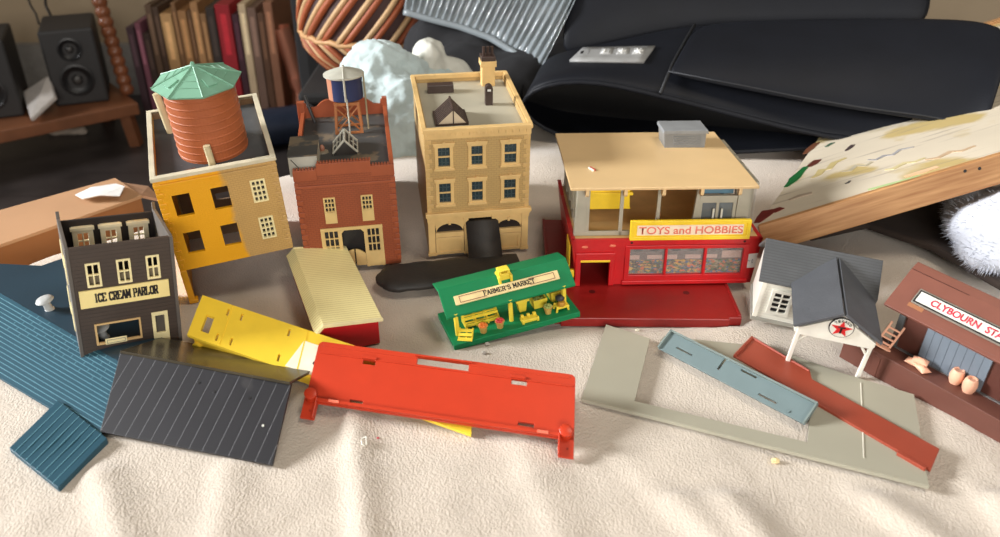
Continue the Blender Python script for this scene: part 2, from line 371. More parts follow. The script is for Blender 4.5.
    k.box(x0 - .08, x0 + .08, y0, y1, zb, zb + .3); k.box(x1 - .08, x1 + .08, y0, y1, zb, zb + .3); k.tube([(xr, y0 - .05, zr), (xr, y1, zr)], .12, 6)
    k.box(x0, x1, y0, y0 + .12, zb, zb + .18); k.box(xr - .05, xr + .05, y0, y0 + .1, zb, zr)
    k.build('skylight', dark, t)
    g = MB(); g.prism([(x0 + .05, zb + .1), (x1 - .05, zb + .1), (xr, zr - .1)], y0 + .12, y1 - .05); g.build('skylight_glass', mat('skylight_pane', (206, 190, 164), .3), t)
    MB().box(-3.6, -.96, 10.9, 11.9, 12.5, 13.35).build('roof_hatch', dark, t, .06)
    c = MB(); c.box(2.15, 3.5, 12.3, 13.6, 12.3, 15.0); c.box(2.0, 3.65, 12.15, 13.75, 14.55, 15.15); ch = c.build('chimney', trim, t, .04)
    c = MB(); c.box(2.1, 3.55, 12.2, 13.7, 15.15, 15.6); c.build('chimney_cap', dark, ch, .03)
    for i in range(3): MB().tube([(2.4 + i * .43, 12.9, 15.5), (2.4 + i * .43, 12.9, 16.5)], .17, 10).build('chimney_pot', dark, ch)
    v = MB(); v.box(1.72, 2.46, 6.95, 7.6, 12.5, 14.2); v.M = Matrix.Translation((2.09, 0, 14.2)) @ Matrix.Rotation(R(90), 4, 'X')
    v.tube([(0, 0, -7.6), (0, 0, -6.95)], .37, 16); vo = v.build('roof_vent', dark, t, .03)
    MB().box(1.92, 2.26, 6.9, 7.0, 13.95, 14.15).build('vent_slot', M['paper'], vo)
    return t
tan_building()

def strap():
    m = mat('worn_black_rubber', (40, 37, 35), .6, .3, 60, bump=.25, bscale=500)
    t = thing('rubber_strap', (0, 0, 0), (0, 0, 0), 'worn black rubbery strap lying on the towel in front of the tan building', 'strap')
    a = P(378, 284, .3); b = P(520, 270, .4)                      # lying length, running on behind the market stall
    d = (b - a).normalized(); nn = Vector((-d.y, d.x, 0))
    mb = MB(); rows = []; L = (b - a).length
    for i in range(31):
        u = i / 30; s = min(1, u * 9 + .02); w = 2.35 * (math.sqrt(max(0, 1 - (1 - min(1, u * 7)) ** 2)) * .9 + .08)
        c = a + d * L * u; h = 1.0 if u < .9 else .8; r = []
        for j in range(13):
            ang = 2 * math.pi * j / 13; ca, sa = math.cos(ang), math.sin(ang)
            x = math.copysign(abs(ca) ** .6, ca) * w; z = math.copysign(abs(sa) ** .7, sa) * h * .5 * (1 if u > .04 else .6)
            rim = .18 * noise.noise(Vector((u * 14, ca * 2, sa)))
            r.append(c + nn * (x + rim) + Vector((0, 0, z + .45 - towel_z(0, 60) * 0)))
        rows.append(r + [r[0]])
    mb.grid(rows); mb.add(rows[0][:-1], [tuple(range(13))]); mb.build('strap_band', m, t, smooth='all', merge=True)
    e = MB(); c = a + d * .9; e.lathe([(1.2, 0), (1.55, .25), (1.6, .6), (1.3, .75)], (c.x + .5, c.y, .35), 20); e.build('strap_loop', m, t, .05, smooth=True)
    f = MB(); q = [P(484, 266, .9), P(486, 250, 1.6), P(483, 236, 2.6), P(481.5, 219.5, 4.0)]      # end lifted against the door
    q = [PY(486, 268, 68.2), PY(485.5, 256, 69.6), PY(484, 240, 71.2), PY(482, 222, 71.9), PY(481.5, 219.3, 72.3)]; hw = [1.6, 1.6, 1.6, 1.55, 1.2]
    f.grid([[p + Vector((-w, -.14 * w, 0)), p + Vector((0, 0, .05)), p + Vector((w, .14 * w, 0))] for p, w in zip(q, hw)])
    o = f.build('strap_end', m, t, smooth='all'); solidify(o, .3)
strap()

# ------------------------------------------------------------------ brick-red fire house
def fire_house():
    t = thing('toy_building', (-13.93, 69.04, .31), (-.12, -.69, 9.1), 'brick-red toy fire house with a blue water tank tower on its dark roof', 'toy building', 'toy town buildings')
    br = mat('red_brick_plastic', (150, 74, 40), .5, .10, brick=((130, 60, 32), .45, .2)); rb = mat('brick_red_plastic', (154, 76, 42)); cr = mat('straw_plastic', (214, 184, 122))
    rf = mat('tar_roof', (66, 66, 64), .7, .15, 40, wear=((112, 100, 82), .54, 40)); dk = M['black']; gw = mat('chalky_grey_plastic', (178, 176, 162), .6, .12, 80)
    W, H, D = 4.46, 10.3, 16.81
    wn = [(-2.15, -1.08, 4.85, 7.47), (1.24, 2.32, 4.85, 7.47)]
    mb = MB(); mb.panel(-W, W, 0, H, 0, .35, [(a + .1, b - .1, c + .1, d - .1) for a, b, c, d in wn] + [(-2.6, 2.82, 0, 4.2)])
    mb.box(-2.31, 2.33, 0, .35, H, 10.85); mb.build('front_wall', br, t)
    mb = MB(); mb.box(-2.4, 2.42, -.16, .0, 9.75, 10.85); mb.box(-W - .04, -2.4, -.12, 0, 9.3, H); mb.box(2.42, W + .04, -.12, 0, 9.3, H); mb.box(-W, W, -.1, 0, 8.55, 8.75)
    x = -W
    while x < W - .1:
        z = 10.85 if -2.32 < x < 2.3 else H
        mb.box(x, x + .16, -.1, .35, z, z + .14); x += .27
    for i in range(15):
        z = .5 + i * .58; w = .55 if i % 2 else .34
        mb.box(-W - .05, -W + w, -.08, .2, z, z + .45); mb.box(W - w, W + .05, -.08, .2, z, z + .45)
    mb.build('brick_trim', rb, t, .02)
    MB().box(-W, -W + .3, .35, D, 0, 9.9).build('side_wall', br, t); MB().box(W - .3, W, .35, D, 0, 10.3).build('side_wall', br, t)
    prof = [(-W, 8.0), (W, 8.0), (W, 10.95), (W - .55, 10.95), (W - .6, 10.45), (W - 1.3, 10.5)]
    for i in range(9): a = i / 8; prof.append((W - 1.3 - a * 1.3, 10.5 + .75 * math.sin(a * math.pi / 2)))
    prof += [(-1.3, 11.25)]
    for i in range(9): a = i / 8; prof.append((-1.7 - a * 1.2, 11.25 - .75 * (1 - math.cos(a * math.pi / 2))))
    prof += [(-W + .6, 10.45), (-W + .55, 10.95), (-W, 10.95)]
    MB().prism(prof, D - .35, D).build('back_wall', rb, t)
    mb = MB(); mb.box(-W, W, D - .3, D, 0, 8.0); mb.build('rear_wall', br, t)
    mb = MB()
    for s in (-1, 1): mb.box(s * W - .4, s * W + .12 if s > 0 else s * W + .4, D - .55, D + .1, 8.5, 11.2)
    mb.box(W - .35, W + .05, .35, D, 9.9, 10.35); mb.box(-W - .05, -W + .35, 6.2, D, 9.6, 10.1); mb.build('parapet', rb, t, .04)
    MB().box(-W + .2, W - .2, .3, D - .2, 9.1, 9.4).build('roof', rf, t)
    for a, b, c, d in wn:
        f = MB(); f.box(a, b, -.1, .12, c, c + 1.15); f.grid_window(a, b, c + 1.1, d, -.1, .12, 3, 3, .14, .09); fo = f.build('window_frame', cr, t)
        MB().box(a + .1, b - .1, .14, .18, c, d).build('pane', dk, fo)
    f = MB(); f.box(-2.75, 2.97, -.12, .1, 4.05, 4.35); f.box(-2.75, -2.5, -.12, .1, 0, 4.1)
    f.box(-1.1, -.85, -.12, .1, 0, 4.1); f.box(1.2, 1.45, -.12, .1, 0, 4.1); f.box(2.7, 2.95, -.12, .1, 0, 4.1)
    for s, cx in ((1, -.85), (-1, 1.2)): f.prism([(cx, 4.05), (cx + s * .28, 4.05), (cx, 3.75)], -.1, .1)
    fo = f.build('door_frame', cr, t)
    for a, b in ((-2.52, -1.08), (1.42, 2.72)):
        g = MB(); g.box(a, b, -.04, .12, 0, 1.5); g.grid_window(a, b, 1.5, 4.1, -.04, .12, 3, 3, .12, .1); g.build('door_panel', cr, t)
        MB().box(a, b, .2, .26, 1.4, 4.1).build('pane', dk, fo)
    g = MB()
    for a, s in ((-.8, 1), (1.18, -1)):
        pts = [(a, .15), (a, 1.4)] + [(a + s * .92 * i / 8, 1.4 + .5 * math.sin(i / 8 * math.pi / 2)) for i in range(1, 9)] + [(a + s * .92, .15)]
        g = MB(); g.prism(pts, -.02, .12)
        for i in range(6): g.box(min(a, a + s * .9) + .08 + i * .14, min(a, a + s * .9) + .13 + i * .14, -.05, 0, .25, 1.25)
        g.build('saloon_door', cr, t)
    MB().box(-1.1, 1.45, .6, .7, 0, 4.2).build('doorway', dk, t)
    # stair hut, skylight, pebble, pipe
    h = MB(); h.box(-4.85, -2.3, 1.0, 5.9, 9.3, 11.2); ho = h.build('roof_hut', gw, t, .03)
    MB().box(-4.9, -2.25, .95, 5.95, 11.2, 11.32).build('hut_roof', rf, ho)
    MB().tube([(-4.6, .93, 11.0), (-3.6, .93, 9.6)], .035, 6).build('hut_crack', M['black'], ho)
    k = MB(); x0, x1, xr, y0, y1, zb, zr = -1.05, 1.25, .1, 5.2, 8.2, 9.4, 10.9
    for s, xe in ((0, x0), (1, x1)):
        e = Vector((xe - xr, 0, zb + .25 - zr)); 
        for y in (y0, y1): k.tube([(xr, y, zr), (xe, y, zb + .25)], .11, 6)
        for u in (.04, .36, .68, 1): k.tube([(xr + e.x * u, y0, zr + e.z * u), (xr + e.x * u, y1, zr + e.z * u)], .08, 6)
        k.tube([(xr + e.x * .5, (y0 + y1) / 2, zr + e.z * .5)] * 1 + [(xr + e.x, (y0 + y1) / 2, zr + e.z)], .06, 6)
        k.box(min(xe, xe + .1), max(xe, xe - .1) + .02, y0, y1, zb, zb + .3)
    ko = k.build('skylight', gw, t); g = MB(); g.prism([(x0 + .1, zb), (x1 - .1, zb), (xr, zr - .1)], y0 + .1, y1 - .05); g.build('skylight_pane', mat('dusty_pane', (58, 54, 50), .4), ko)
    MB().lathe([(.55, 0), (.5, .14), (.2, .16)], (-2.05, 6.3, 9.4), 18).build('vent_base', mat('putty', (140, 130, 110)), t)
    MB().ball((-2.1, 6.4, 9.75), (.25, .25, .4), 10, 8).build('vent_cap', mat('faded_pink', (176, 120, 96)), t, smooth='all')
    MB().tube([(-3.1, 15.0, 9.4), (-3.85, 15.4, 12.2)], .17, 10).build('stove_pipe', M['black'], t)
    # water tank tower
    cx, cy = .5, 12.1; lg = mat('rust_plastic', (176, 110, 62))
    for sx in (-1, 1):
        for sy in (-1, 1): MB().tube([(cx + sx * 1.3, cy + sy * 1.15, 9.4), (cx + sx * 1.1, cy + sy * 1.0, 12.6)], .17, 4).build('tower_leg', lg, t)
    b = MB()
    for sy in (-1, 1):
        b.tube([(cx - 1.25, cy + sy * 1.15, 9.6), (cx + 1.15, cy + sy * 1.05, 12.2)], .09, 4); b.tube([(cx + 1.25, cy + sy * 1.15, 9.6), (cx - 1.15, cy + sy * 1.05, 12.2)], .09, 4); b.box(cx - 1.35, cx + 1.35, cy + sy * 1.15 - .1, cy + sy * 1.15 + .1, 9.4, 9.6); b.box(cx - 1.25, cx + 1.25, cy + sy * 1.0 - .1, cy + sy * 1.0 + .1, 12.3, 12.6)
    for sx in (-1, 1): b.tube([(cx + sx * 1.28, cy - 1.1, 9.6), (cx + sx * 1.12, cy + 1.0, 12.2)], .09, 4); b.tube([(cx + sx * 1.28, cy + 1.1, 9.6), (cx + sx * 1.12, cy - 1.0, 12.2)], .09, 4)
    b.build('tower_bracing', lg, t)
    nav = mat('navy_plastic', (34, 46, 84), .5)
    n = nav.node_tree.nodes; k2 = nav.node_tree.links; bs = n['Principled BSDF']; src = bs.inputs['Base Color'].links[0].from_socket
    tc = n.new('ShaderNodeTexCoord'); sp = n.new('ShaderNodeSeparateXYZ'); k2.new(tc.outputs['Object'], sp.inputs[0])
    lt = n.new('ShaderNodeMath'); lt.operation = 'LESS_THAN'; k2.new(sp.outputs[0], lt.inputs[0]); lt.inputs[1].default_value = (cx - 1.25) * S
    mx = n.new('ShaderNodeMix'); mx.data_type = 'RGBA'; k2.new(lt.outputs[0], mx.inputs[0]); k2.new(src, mx.inputs[6]); mx.inputs[7].default_value = lin((182, 124, 96)); k2.new(mx.outputs[2], bs.inputs['Base Color'])
    to = MB().lathe([(1.5, 12.75), (1.72, 12.85), (1.76, 14.9), (1.8, 15.1)], (cx, cy, 0), 32).build('water_tank', nav, t, smooth=True)
    MB().lathe([(1.84, 15.05), (2.02, 15.15), (2.02, 15.3), (1.2, 15.62), (.12, 15.95), (.12, 16.15)], (cx, cy, 0), 32).build('tank_roof', gw, to, smooth=True)
    p = MB(); p.tube([(cx, cy - .1, 15.95), (cx, cy - 2.05, 15.35), (cx, cy - 2.05, 13.0)], .1, 8); p.tube([(cx + .1, cy - 1.9, 13.2), (cx + .1, cy - 1.9, 9.7)], .08, 8); p.build('tank_pipe', gw, to)
    MB().tube([(cx + 1.9, cy - .5, 15.4), (cx + 1.95, cy - .6, 9.6)], .09, 8).build('tank_ladder', mat('dull_straw', (150, 140, 112)), to)
fire_house()

# ------------------------------------------------------------------ yellow-painted building with the big terracotta tank
def tank_building():
    t = thing('toy_building', (-23.3, 64.92, .15), (6.19, -3.48, 19.78), 'half yellow-painted toy building standing on corner posts under a big terracotta tank', 'toy building', 'toy town buildings')
    W, H, HB, D = 4.915, 12.95, 3.6, 13.08
    f = mat('yellow_over_tan', (196, 158, 96), .45, .06, brick=((180, 142, 84), .4, .2))
    n = f.node_tree.nodes; k = f.node_tree.links; bs = n['Principled BSDF']; src = bs.inputs['Base Color'].links[0].from_socket
    tc = n.new('ShaderNodeTexCoord'); sp = n.new('ShaderNodeSeparateXYZ'); k.new(tc.outputs['Object'], sp.inputs[0])
    nz = n.new('ShaderNodeTexNoise'); nz.inputs['Scale'].default_value = 45; k.new(tc.outputs['Object'], nz.inputs['Vector'])
    m1 = n.new('ShaderNodeMath'); m1.operation = 'MULTIPLY_ADD'; k.new(nz.outputs['Fac'], m1.inputs[0]); m1.inputs[1].default_value = .02; k.new(sp.outputs[0], m1.inputs[2])
    m2 = n.new('ShaderNodeMath'); m2.operation = 'MULTIPLY_ADD'; k.new(sp.outputs[2], m2.inputs[0]); m2.inputs[1].default_value = .08; k.new(m1.outputs[0], m2.inputs[2])
    mr = n.new('ShaderNodeMapRange'); mr.inputs[1].default_value = .0205; mr.inputs[2].default_value = .0255; mr.inputs[3].default_value = 1; mr.inputs[4].default_value = 0; k.new(m2.outputs[0], mr.inputs[0])
    mx = n.new('ShaderNodeMix'); mx.data_type = 'RGBA'; k.new(mr.outputs[0], mx.inputs[0]); k.new(src, mx.inputs[6]); mx.inputs[7].default_value = lin((236, 168, 24)); k.new(mx.outputs[2], bs.inputs['Base Color'])
    rim = mat('bone_plastic', (205, 196, 170)); cr = M['cream']; yl = mat('yellow_paint', (232, 164, 28))
    wx = [(-3.82, -2.42), (-.72, .68), (2.55, 3.7)]; wz = [(9.0, 11.1), (5.2, 7.36)]
    MB().panel(-W, W, HB, H, 0, .3, [(a, b, c, d) for a, b in wx for c, d in wz]).build('front_wall', f, t)
    mb = MB()
    for s in (-1, 1): MB().prism([(.3, HB + .2 if s > 0 else -.2), (D, HB + .2 if s > 0 else -2.2), (D, H), (.3, H)], s * W - (.3 if s > 0 else 0), s * W + (.3 if s < 0 else 0), ax=0).build('side_wall', f, t)  # left wall drawn down to the towel, added to keep light out
    MB().panel(-W, W, -2.2, H, D - .3, D, [(-1.0, 1.0, 2.5, 3.3)]).build('back_wall', mat('shaded_tan_inside', (110, 84, 58), .7), t)  # wall added to darken the inside, interior shade put into its colour
    for s in (-1, 1):
        mb = MB(); mb.box(min(s * W, s * (W - .3)), max(s * W, s * (W - .3)), -.04, .2, HB + .3, 12.6)
        for i in range(19):
            z = HB + .3 + i * .48; w = .6 if i % 2 else .38
            mb.box(min(s * (W + .03), s * (W - w)), max(s * (W + .03), s * (W - w)), -.07, .2, z, z + .4)
        mb.build('quoins', f, t, .05)
    mb = MB(); mb.box(-W - .06, W + .06, -.14, .1, 12.1, 12.35); mb.build('moulding', f, t, .03)
    for s in (-1, 1): MB().tube([(s * (W - .22), D - .25, HB + 1), (s * (W - .22), D - .25, -.8)], .25, 8).build('rear_post', mat('dull_tan', (150, 120, 72)), t)
    mb = MB(); mb.box(-W - .05, -W + .5, -.09, .55, 0, HB); mb.box(-W - .05, -W + .75, -.14, .5, 0, .35); mb.build('corner_post', yl, t, .05)
    MB().tube([(W - .25, .3, HB + .4), (W - .3, 1.0, 3.4)], .12, 8).build('post_stub', yl, t)
    mb = MB(); mb.box(-W - .12, W + .12, -.2, .32, 12.7, H + .08); mb.box(-W - .12, W + .12, D - .3, D + .1, 12.7, H + .08)
    for s in (-1, 1): mb.box(s * W - (.32 if s > 0 else .12), s * W + (.12 if s > 0 else .32), .3, D - .3, 12.7, H + .08)
    mb.build('parapet', rim, t, .03)
    rf = mat('slate_roof', (72, 74, 76), .6, .15, 60, wear=((130, 130, 126), .68, 90))
    MB().box(-W + .2, W - .2, .2, D - .2, 11.9, 12.2).build('roof', rf, t)
    for c, d in wz:
        g = MB(); g.grid_window(2.5, 3.75, c - .05, d + .05, -.06, .16, 3, 4, .16, .13); fo = g.build('window_grille', cr, t)
        MB().box(2.55, 3.7, .2, .24, c, d).build('pane', mat('dark_pane', (40, 36, 34), .4), fo)
    # tank
    tm = mat('terracotta_plastic', (164, 88, 48), .55, .12, 40, slats=((158, 82, 44), .28, 0, .12)); cx, cy = .25, 5.1
    prof = [(2.93, 12.2)]
    for i in range(9):
        z = 12.35 + i * .67; prof += [(2.93, z), (2.965, z + .04), (2.965, z + .12), (2.93, z + .16)]
    prof += [(2.93, 18.55)]
    to = MB().lathe(prof, (cx, cy, 0), 48).build('tank', tm, t, smooth=True)
    gm = mat('verdigris_plastic', (118, 164, 138), .5, .08, 60); mb = MB(); ph = R(4); 
    mb.lathe([(3.6, 18.35), (3.66, 18.5), (.22, 19.75), (.14, 20.1), (.02, 20.15)], (cx, cy, 0), 8, ph)
    for j in range(8): a = 2 * math.pi * j / 8 + ph; mb.tube([(cx + 3.66 * math.cos(a), cy + 3.66 * math.sin(a), 18.52), (cx + .2 * math.cos(a), cy + .2 * math.sin(a), 19.78)], .07, 6)
    for j in range(8):
        a0, a1 = 2 * math.pi * j / 8 + ph, 2 * math.pi * (j + 1) / 8 + ph
        for u in (.3, .52, .74):
            r = 3.66 - 3.46 * u; z = 18.51 + 1.26 * u
            mb.tube([(cx + r * math.cos(a0), cy + r * math.sin(a0), z), (cx + r * math.cos(a1), cy + r * math.sin(a1), z)], .04, 5)
    am = 2 * math.pi * 5 / 8 + ph + math.pi / 8
    for am in (2 * math.pi * 4.5 / 8 + ph, 2 * math.pi * 6.5 / 8 + ph):
        c = Vector((cx + 2.2 * math.cos(am), cy + 2.2 * math.sin(am), 18.98)); nn = Vector((math.cos(am) * .34, math.sin(am) * .34, .94)); tt = Vector((-math.sin(am), math.cos(am), 0)); uu = nn.cross(tt)
        mb.slab([c + nn * .12 + tt * a + uu * b for a, b in ((-.4, -.5), (.4, -.5), (.4, .5), (-.4, .5))], .2)
    mb.build('tank_roof', gm, to)
    bp = mat('bone_post', (198, 184, 146))
    MB().tube([(-.1, 1.7, 12.0), (-.2, 1.9, 14.1)], .3, 12).build('roof_post', bp, t, smooth=True)
    MB().tube([(-3.2, 9.6, 12.1), (-3.5, 9.9, 15.9)], .34, 12).build('roof_post', bp, t, smooth=True)
    MB().tube([(-2.6, 1.3, 12.32), (-1.5, 1.6, 12.32)], .16, 6).build('broken_stub', mat('rust_brown', (110, 66, 44)), t)
tank_building()

# ------------------------------------------------------------------ brown ice cream shop
def ice_cream():
    t = thing('toy_building', (-29.97, 55.41, .33), (-2.27, 6.38, 29.42), 'dark brown roofless toy shop with cream windows and a cream lettered sign', 'toy building', 'toy town buildings')
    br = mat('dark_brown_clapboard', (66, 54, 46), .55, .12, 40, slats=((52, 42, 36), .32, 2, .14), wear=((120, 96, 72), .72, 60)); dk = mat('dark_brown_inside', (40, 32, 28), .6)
    W, H, D = 3.71, 9.56, 8.33
    wn = [(-2.64, -1.6), (-.45, .57), (1.68, 2.68)]
    MB().panel(-W, W, 0, H, 0, .25, [(a + .12, b - .12, 6.28, 8.04) for a, b in wn] + [(-2.45, .72, 1.12, 2.8), (1.85, 2.72, 1.0, 2.9)]).build('front_wall', br, t)
    bn = [(-2.6, -1.55), (-.45, .6), (1.75, 2.8)]
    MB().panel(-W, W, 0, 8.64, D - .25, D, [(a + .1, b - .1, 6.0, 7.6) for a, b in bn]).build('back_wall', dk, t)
    for s in (-1, 1):
        pts = [(-.1, -.1), (-.1, H), (.3, H + .05), (D - .4, 8.95), (D - .05, 9.5), (D + .12, 9.4), (D + .1, -.1)]
        mb = MB(); mb.prism(pts, s * W - .13, s * W + .13, ax=0); mb.build('side_wall', mat('grey_brown_side', (92, 86, 80), .5), t, .03)
    for z in ((5.7, 7.8), (1.5, 3.6)):
        for y in (2.0, 5.2): g = MB(); g.box(-W - .2, -W - .1, y, y + 1.2, *z); g.build('side_window', M['cream'], t)
    for a, b in wn:
        f = MB(); f.grid_window(a, b, 6.14, 8.17, -.1, .12, 2, 2, .15, .1); fo = f.build('window_frame', M['cream'], t)
        MB().box(a + .1, b - .1, .5, .54, 6.1, 6.75).build('sill_card', mat('dim_card', (140, 128, 104), .8), fo)
    for a, b in bn:
        f = MB(); f.panel(a - .28, b + .28, 5.5, 8.1, D - .55, D - .25, [(a + .12, b - .12, 6.05, 7.5)])
        f.box(a - .4, b + .4, D - .62, D - .25, 7.75, 8.05); f.box((a + b) / 2 - .06, (a + b) / 2 + .06, D - .5, D - .3, 6.0, 7.5); f.box(a + .1, b - .1, D - .5, D - .3, 6.72, 6.84); f.build('window_back', mat('pale_cream', (244, 234, 200)), t, .03)
    sg = MB(); sg.box(-3.32, 3.2, -.2, -.02, 4.46, 5.95); so = sg.build('sign', mat('sign_cream', (240, 220, 150), .5, .05), t, .03)
    slab_text('sign_lettering', 'ICE CREAM PARLOR', M['ink'], so, XZ(-2.3, 4.86, -.2), 4.65, .78, .15, .12, .14)
    f = MB(); f.panel(-2.58, .82, 1.0, 2.9, -.1, .15, [(-2.42, .68, 1.16, 2.76)]); f.build('shop_window', mat('aged_cream', (206, 172, 118)), t, .02)
    c = MB(); c.box(-1.95, -.35, -.16, -.1, .98, 1.5); co = c.build('window_card', M['cream'], t, .03)
    c = MB(); c.panel(-1.83, -.47, 1.08, 1.4, -.18, -.16, [(-1.79, -.51, 1.12, 1.36)]); c.build('card_border', mat('pencil_grey', (140, 136, 124)), co)
    f = MB(); f.panel(1.66, 2.9, .28, 3.12, -.12, .15, [(1.92, 2.62, 1.2, 2.82)]); do = f.build('door', M['cream'], t, .03)
    MB().box(1.85, 2.7, .16, .2, 1.1, 2.9).build('door_pane', mat('door_pane_grey', (86, 80, 72), .4), do)
ice_cream()

# ------------------------------------------------------------------ toy and hobby store, two storeys, on its red base
def base_plate():
    t = thing('base_plate', (12.62, 59.68, 0), (.02, .4, -.33), 'dark red textured base plate under the red and beige two-storey store', 'base')
    m = mat('dark_red_plastic', (142, 25, 23), .35, .06, 60, bump=.12, bscale=160); W, D, h = 8.27, 18.84, .55
    mb = MB(); mb.prism([(-W, .35), (-W + .9, .35), (-W + .9, 0), (W - 1.1, 0), (W - 1.1, .3), (W, .3), (W, D), (-W, D)], -.32, h, ax=2)
    mb.build('plate', m, t, .06)
    for i, (x, y) in enumerate(((-4.31, 4.38), (4.21, 4.33))): MB().lathe([(.3, 0), (.3, .012), (.1, .012)], (x, y, h), 16).build('peg_hole', mat('peg_hole_dark', (84, 12, 12)), t)
    for a, y in ((W - .25, .5), (-W, 6)): MB().box(a, a + .25, y, D, h - .02, h + .12).build('edge_lip', m, t, .04)
base_plate()

def toy_store():
    t = thing('toy_building', (15.02, 65.46, .6), (-2.91, -.02, 1.62), 'red and beige two-storey toy store with a long yellow sign', 'toy building', 'toy town buildings')
    rd = M['redp']; gy = mat('stone_grey_plastic', (172, 166, 148)); rf = mat('beige_plastic', (226, 192, 140), .4, .05, 20); tn = M['tan']
    W, H, D, tp = 8.61, 4.54, 13.71, .55
    sh = Matrix(((1, 0, 0, 0), (0, 1, 0, 0), (0, 0, 1, 0), (0, 0, 0, 1)))
    wins = [(-3.3, -.12, .98, 3.6), (.1, 3.42, .98, 3.6), (3.68, 7.0, .98, 3.6)]
    mb = MB(); mb.panel(-W, W, 0, H, 0, .35, [(-7.72, -5.12, 0, 2.45)] + wins)
    def taper(mb):
        for v in mb.v: v.x -= math.copysign(1, v.x) * tp * (1 - v.z / H) * min(1, abs(v.x) / W) if abs(v.x) > 7.9 else 0
        return mb
    taper(mb).build('front_wall', rd, t)
    for s in (-1, 1):
        a, b = (-W, -W + .35) if s < 0 else (W - .35, W)
        mb = MB(); mb.prism([(0, 0), (D, 0), (D, H + .5), (D - .8, H + .5), (D - 3, H), (0, H)], a, b, ax=0)
        taper(mb); mb.build('side_wall', rd, t)
    MB().box(-W + .6, W - .6, D - .35, D, 0, H).build('back_wall', rd, t)
    mb = MB(); mb.panel(-8.2, -4.65, 0, 3.3, -.25, 0, [(-7.72, -5.12, 0, 2.45)]); mb.build('door_surround', rd, t, .05)
    mb = MB(); mb.panel(-3.75, 7.5, .25, 3.95, -.14, 0, wins); mb.box(-3.9, 7.6, -.3, 0, .1, .45); mb.build('window_surround', rd, t, .04)
    MB().box(-7.75, -5.08, -.3, -.18, 2.42, 2.62).build('door_lintel', M['yellow'], t, .03)
    MB().box(-W + .3, W - .3, .2, D - .3, H - .28, H - .03).build('upper_floor', mat('tan_floor', (214, 176, 116)), t)
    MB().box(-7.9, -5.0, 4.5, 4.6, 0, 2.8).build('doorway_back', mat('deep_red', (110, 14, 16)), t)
    for x, z in ((-7.4, 3.85), (-4.9, 3.95)): MB().ball((x, -.04, z), (.3, .08, .13), 10, 6).build('paint_chip', mat('chip_pink', (226, 120, 90), .6), t, smooth='all')
    for x in (-3.2, 7.0): MB().ball((x, -.02, 4.2), (.12, .06, .12), 8, 6).build('screw_hole', mat('hole_dark', (60, 8, 8)), t, smooth='all')
    # display windows with printed shop scenes
    for i, (a, b, c, d) in enumerate(wins):
        m = bpy.data.materials.new('printed_display'); m.use_nodes = True; n = m.node_tree.nodes; k = m.node_tree.links; bs = n['Principled BSDF']; bs.inputs['Roughness'].default_value = .5
        tc = n.new('ShaderNodeTexCoord'); vo = n.new('ShaderNodeTexVoronoi'); vo.inputs['Scale'].default_value = 520; mp = n.new('ShaderNodeMapping'); mp.inputs['Scale'].default_value = (.8, 1, 1.4)
        k.new(tc.outputs['Object'], mp.inputs[0]); k.new(mp.outputs[0], vo.inputs['Vector'])
        sp = n.new('ShaderNodeSeparateColor'); k.new(vo.outputs['Color'], sp.inputs[0]); rp = n.new('ShaderNodeValToRGB'); k.new(sp.outputs[0], rp.inputs[0])
        cs = [(58, 44, 24), (214, 160, 40), (128, 98, 36), (60, 92, 120), (216, 104, 36), (72, 96, 36)][i:] + [(62, 52, 34), (150, 130, 90)]
        e = rp.color_ramp.elements; rp.color_ramp.interpolation = 'CONSTANT'
        while len(e) < len(cs): e.new(.5)
        for q, cc in enumerate(cs): e[q].position = q / len(cs); e[q].color = lin(cc)
        k.new(rp.outputs[0], bs.inputs['Base Color'])
        po = MB().box(a - .05, b + .05, .28, .34, c - .05, d + .05).build('display_print', mat('display_grey', (120, 102, 92), .6, .1, 60), t)
        MB().box(a, b, .25, .28, c, c + 1.35).build('printed_toys', m, po)
        pk = mat('display_pink', (206, 172, 156), .6)
        for u, v, z, hh in ((0, .3, 1.42, .42), (.52, .95, 1.45, .4)) if i < 2 else ((0, .32, 1.5, .35), (.45, .98, 1.5, .7)): MB().box(a + (b - a) * u, a + (b - a) * v, .24, .28, c + z, c + z + hh).build('printed_shelf', pk, po)
        ga = [MB().ball((a + (b - a) * u, .25, d - .28), (.45, .02, .12), 10, 6).build('printed_mark', mat('display_dark', (70, 64, 62), .6), po, smooth='all') for u in (.25, .72)]
        MB().box(a - .03, b + .03, .12, .15, c - .03, d + .03).build('pane', M['glass'], t)
    # yellow sign
    s = MB(); s.box(-3.45, 7.3, -.2, .12, 4.55, 6.4); s.panel(-3.45, 7.3, 4.55, 6.4, -.3, -.2, [(-3.1, 6.95, 4.88, 6.1)]); so = s.build('sign', M['yellow'], t, .04)
    MB().box(-2.85, 6.65, -.24, -.2, 5.02, 5.98).build('sign_face', mat('sign_blush', (248, 226, 196)), so)
    text('sign_lettering', 'TOYS and HOBBIES', mat('coral_ink', (232, 128, 104), .5), so, XZ(-2.7, 5.14, -.27), 9.3, .72, .012)
    st = MB(); st.box(7.35, 8.35, -.06, .02, 1.55, 2.95)
    for v in st.v: v.x -= .05 * (3 - v.z); v.z += .08 * (v.x - 7.8)
    sto = st.build('price_sticker', M['paper'], t); text('sticker_writing', '~ e', mat('pencil', (150, 152, 160)), sto, XZ(7.5, 2.05, -.1), .5, .4, 0)
    # upper storey
    zt = 9.35; yf = .9
    MB().prism([(-8.35, H), (-7.3, H), (-7.25, zt), (-8.1, zt)], yf, yf + .5).build('corner_column', gy, t, .04)
    MB().prism([(6.1, H), (7.25, H), (7.2, zt), (6.2, zt)], yf, yf + .5).build('corner_column', gy, t, .04)
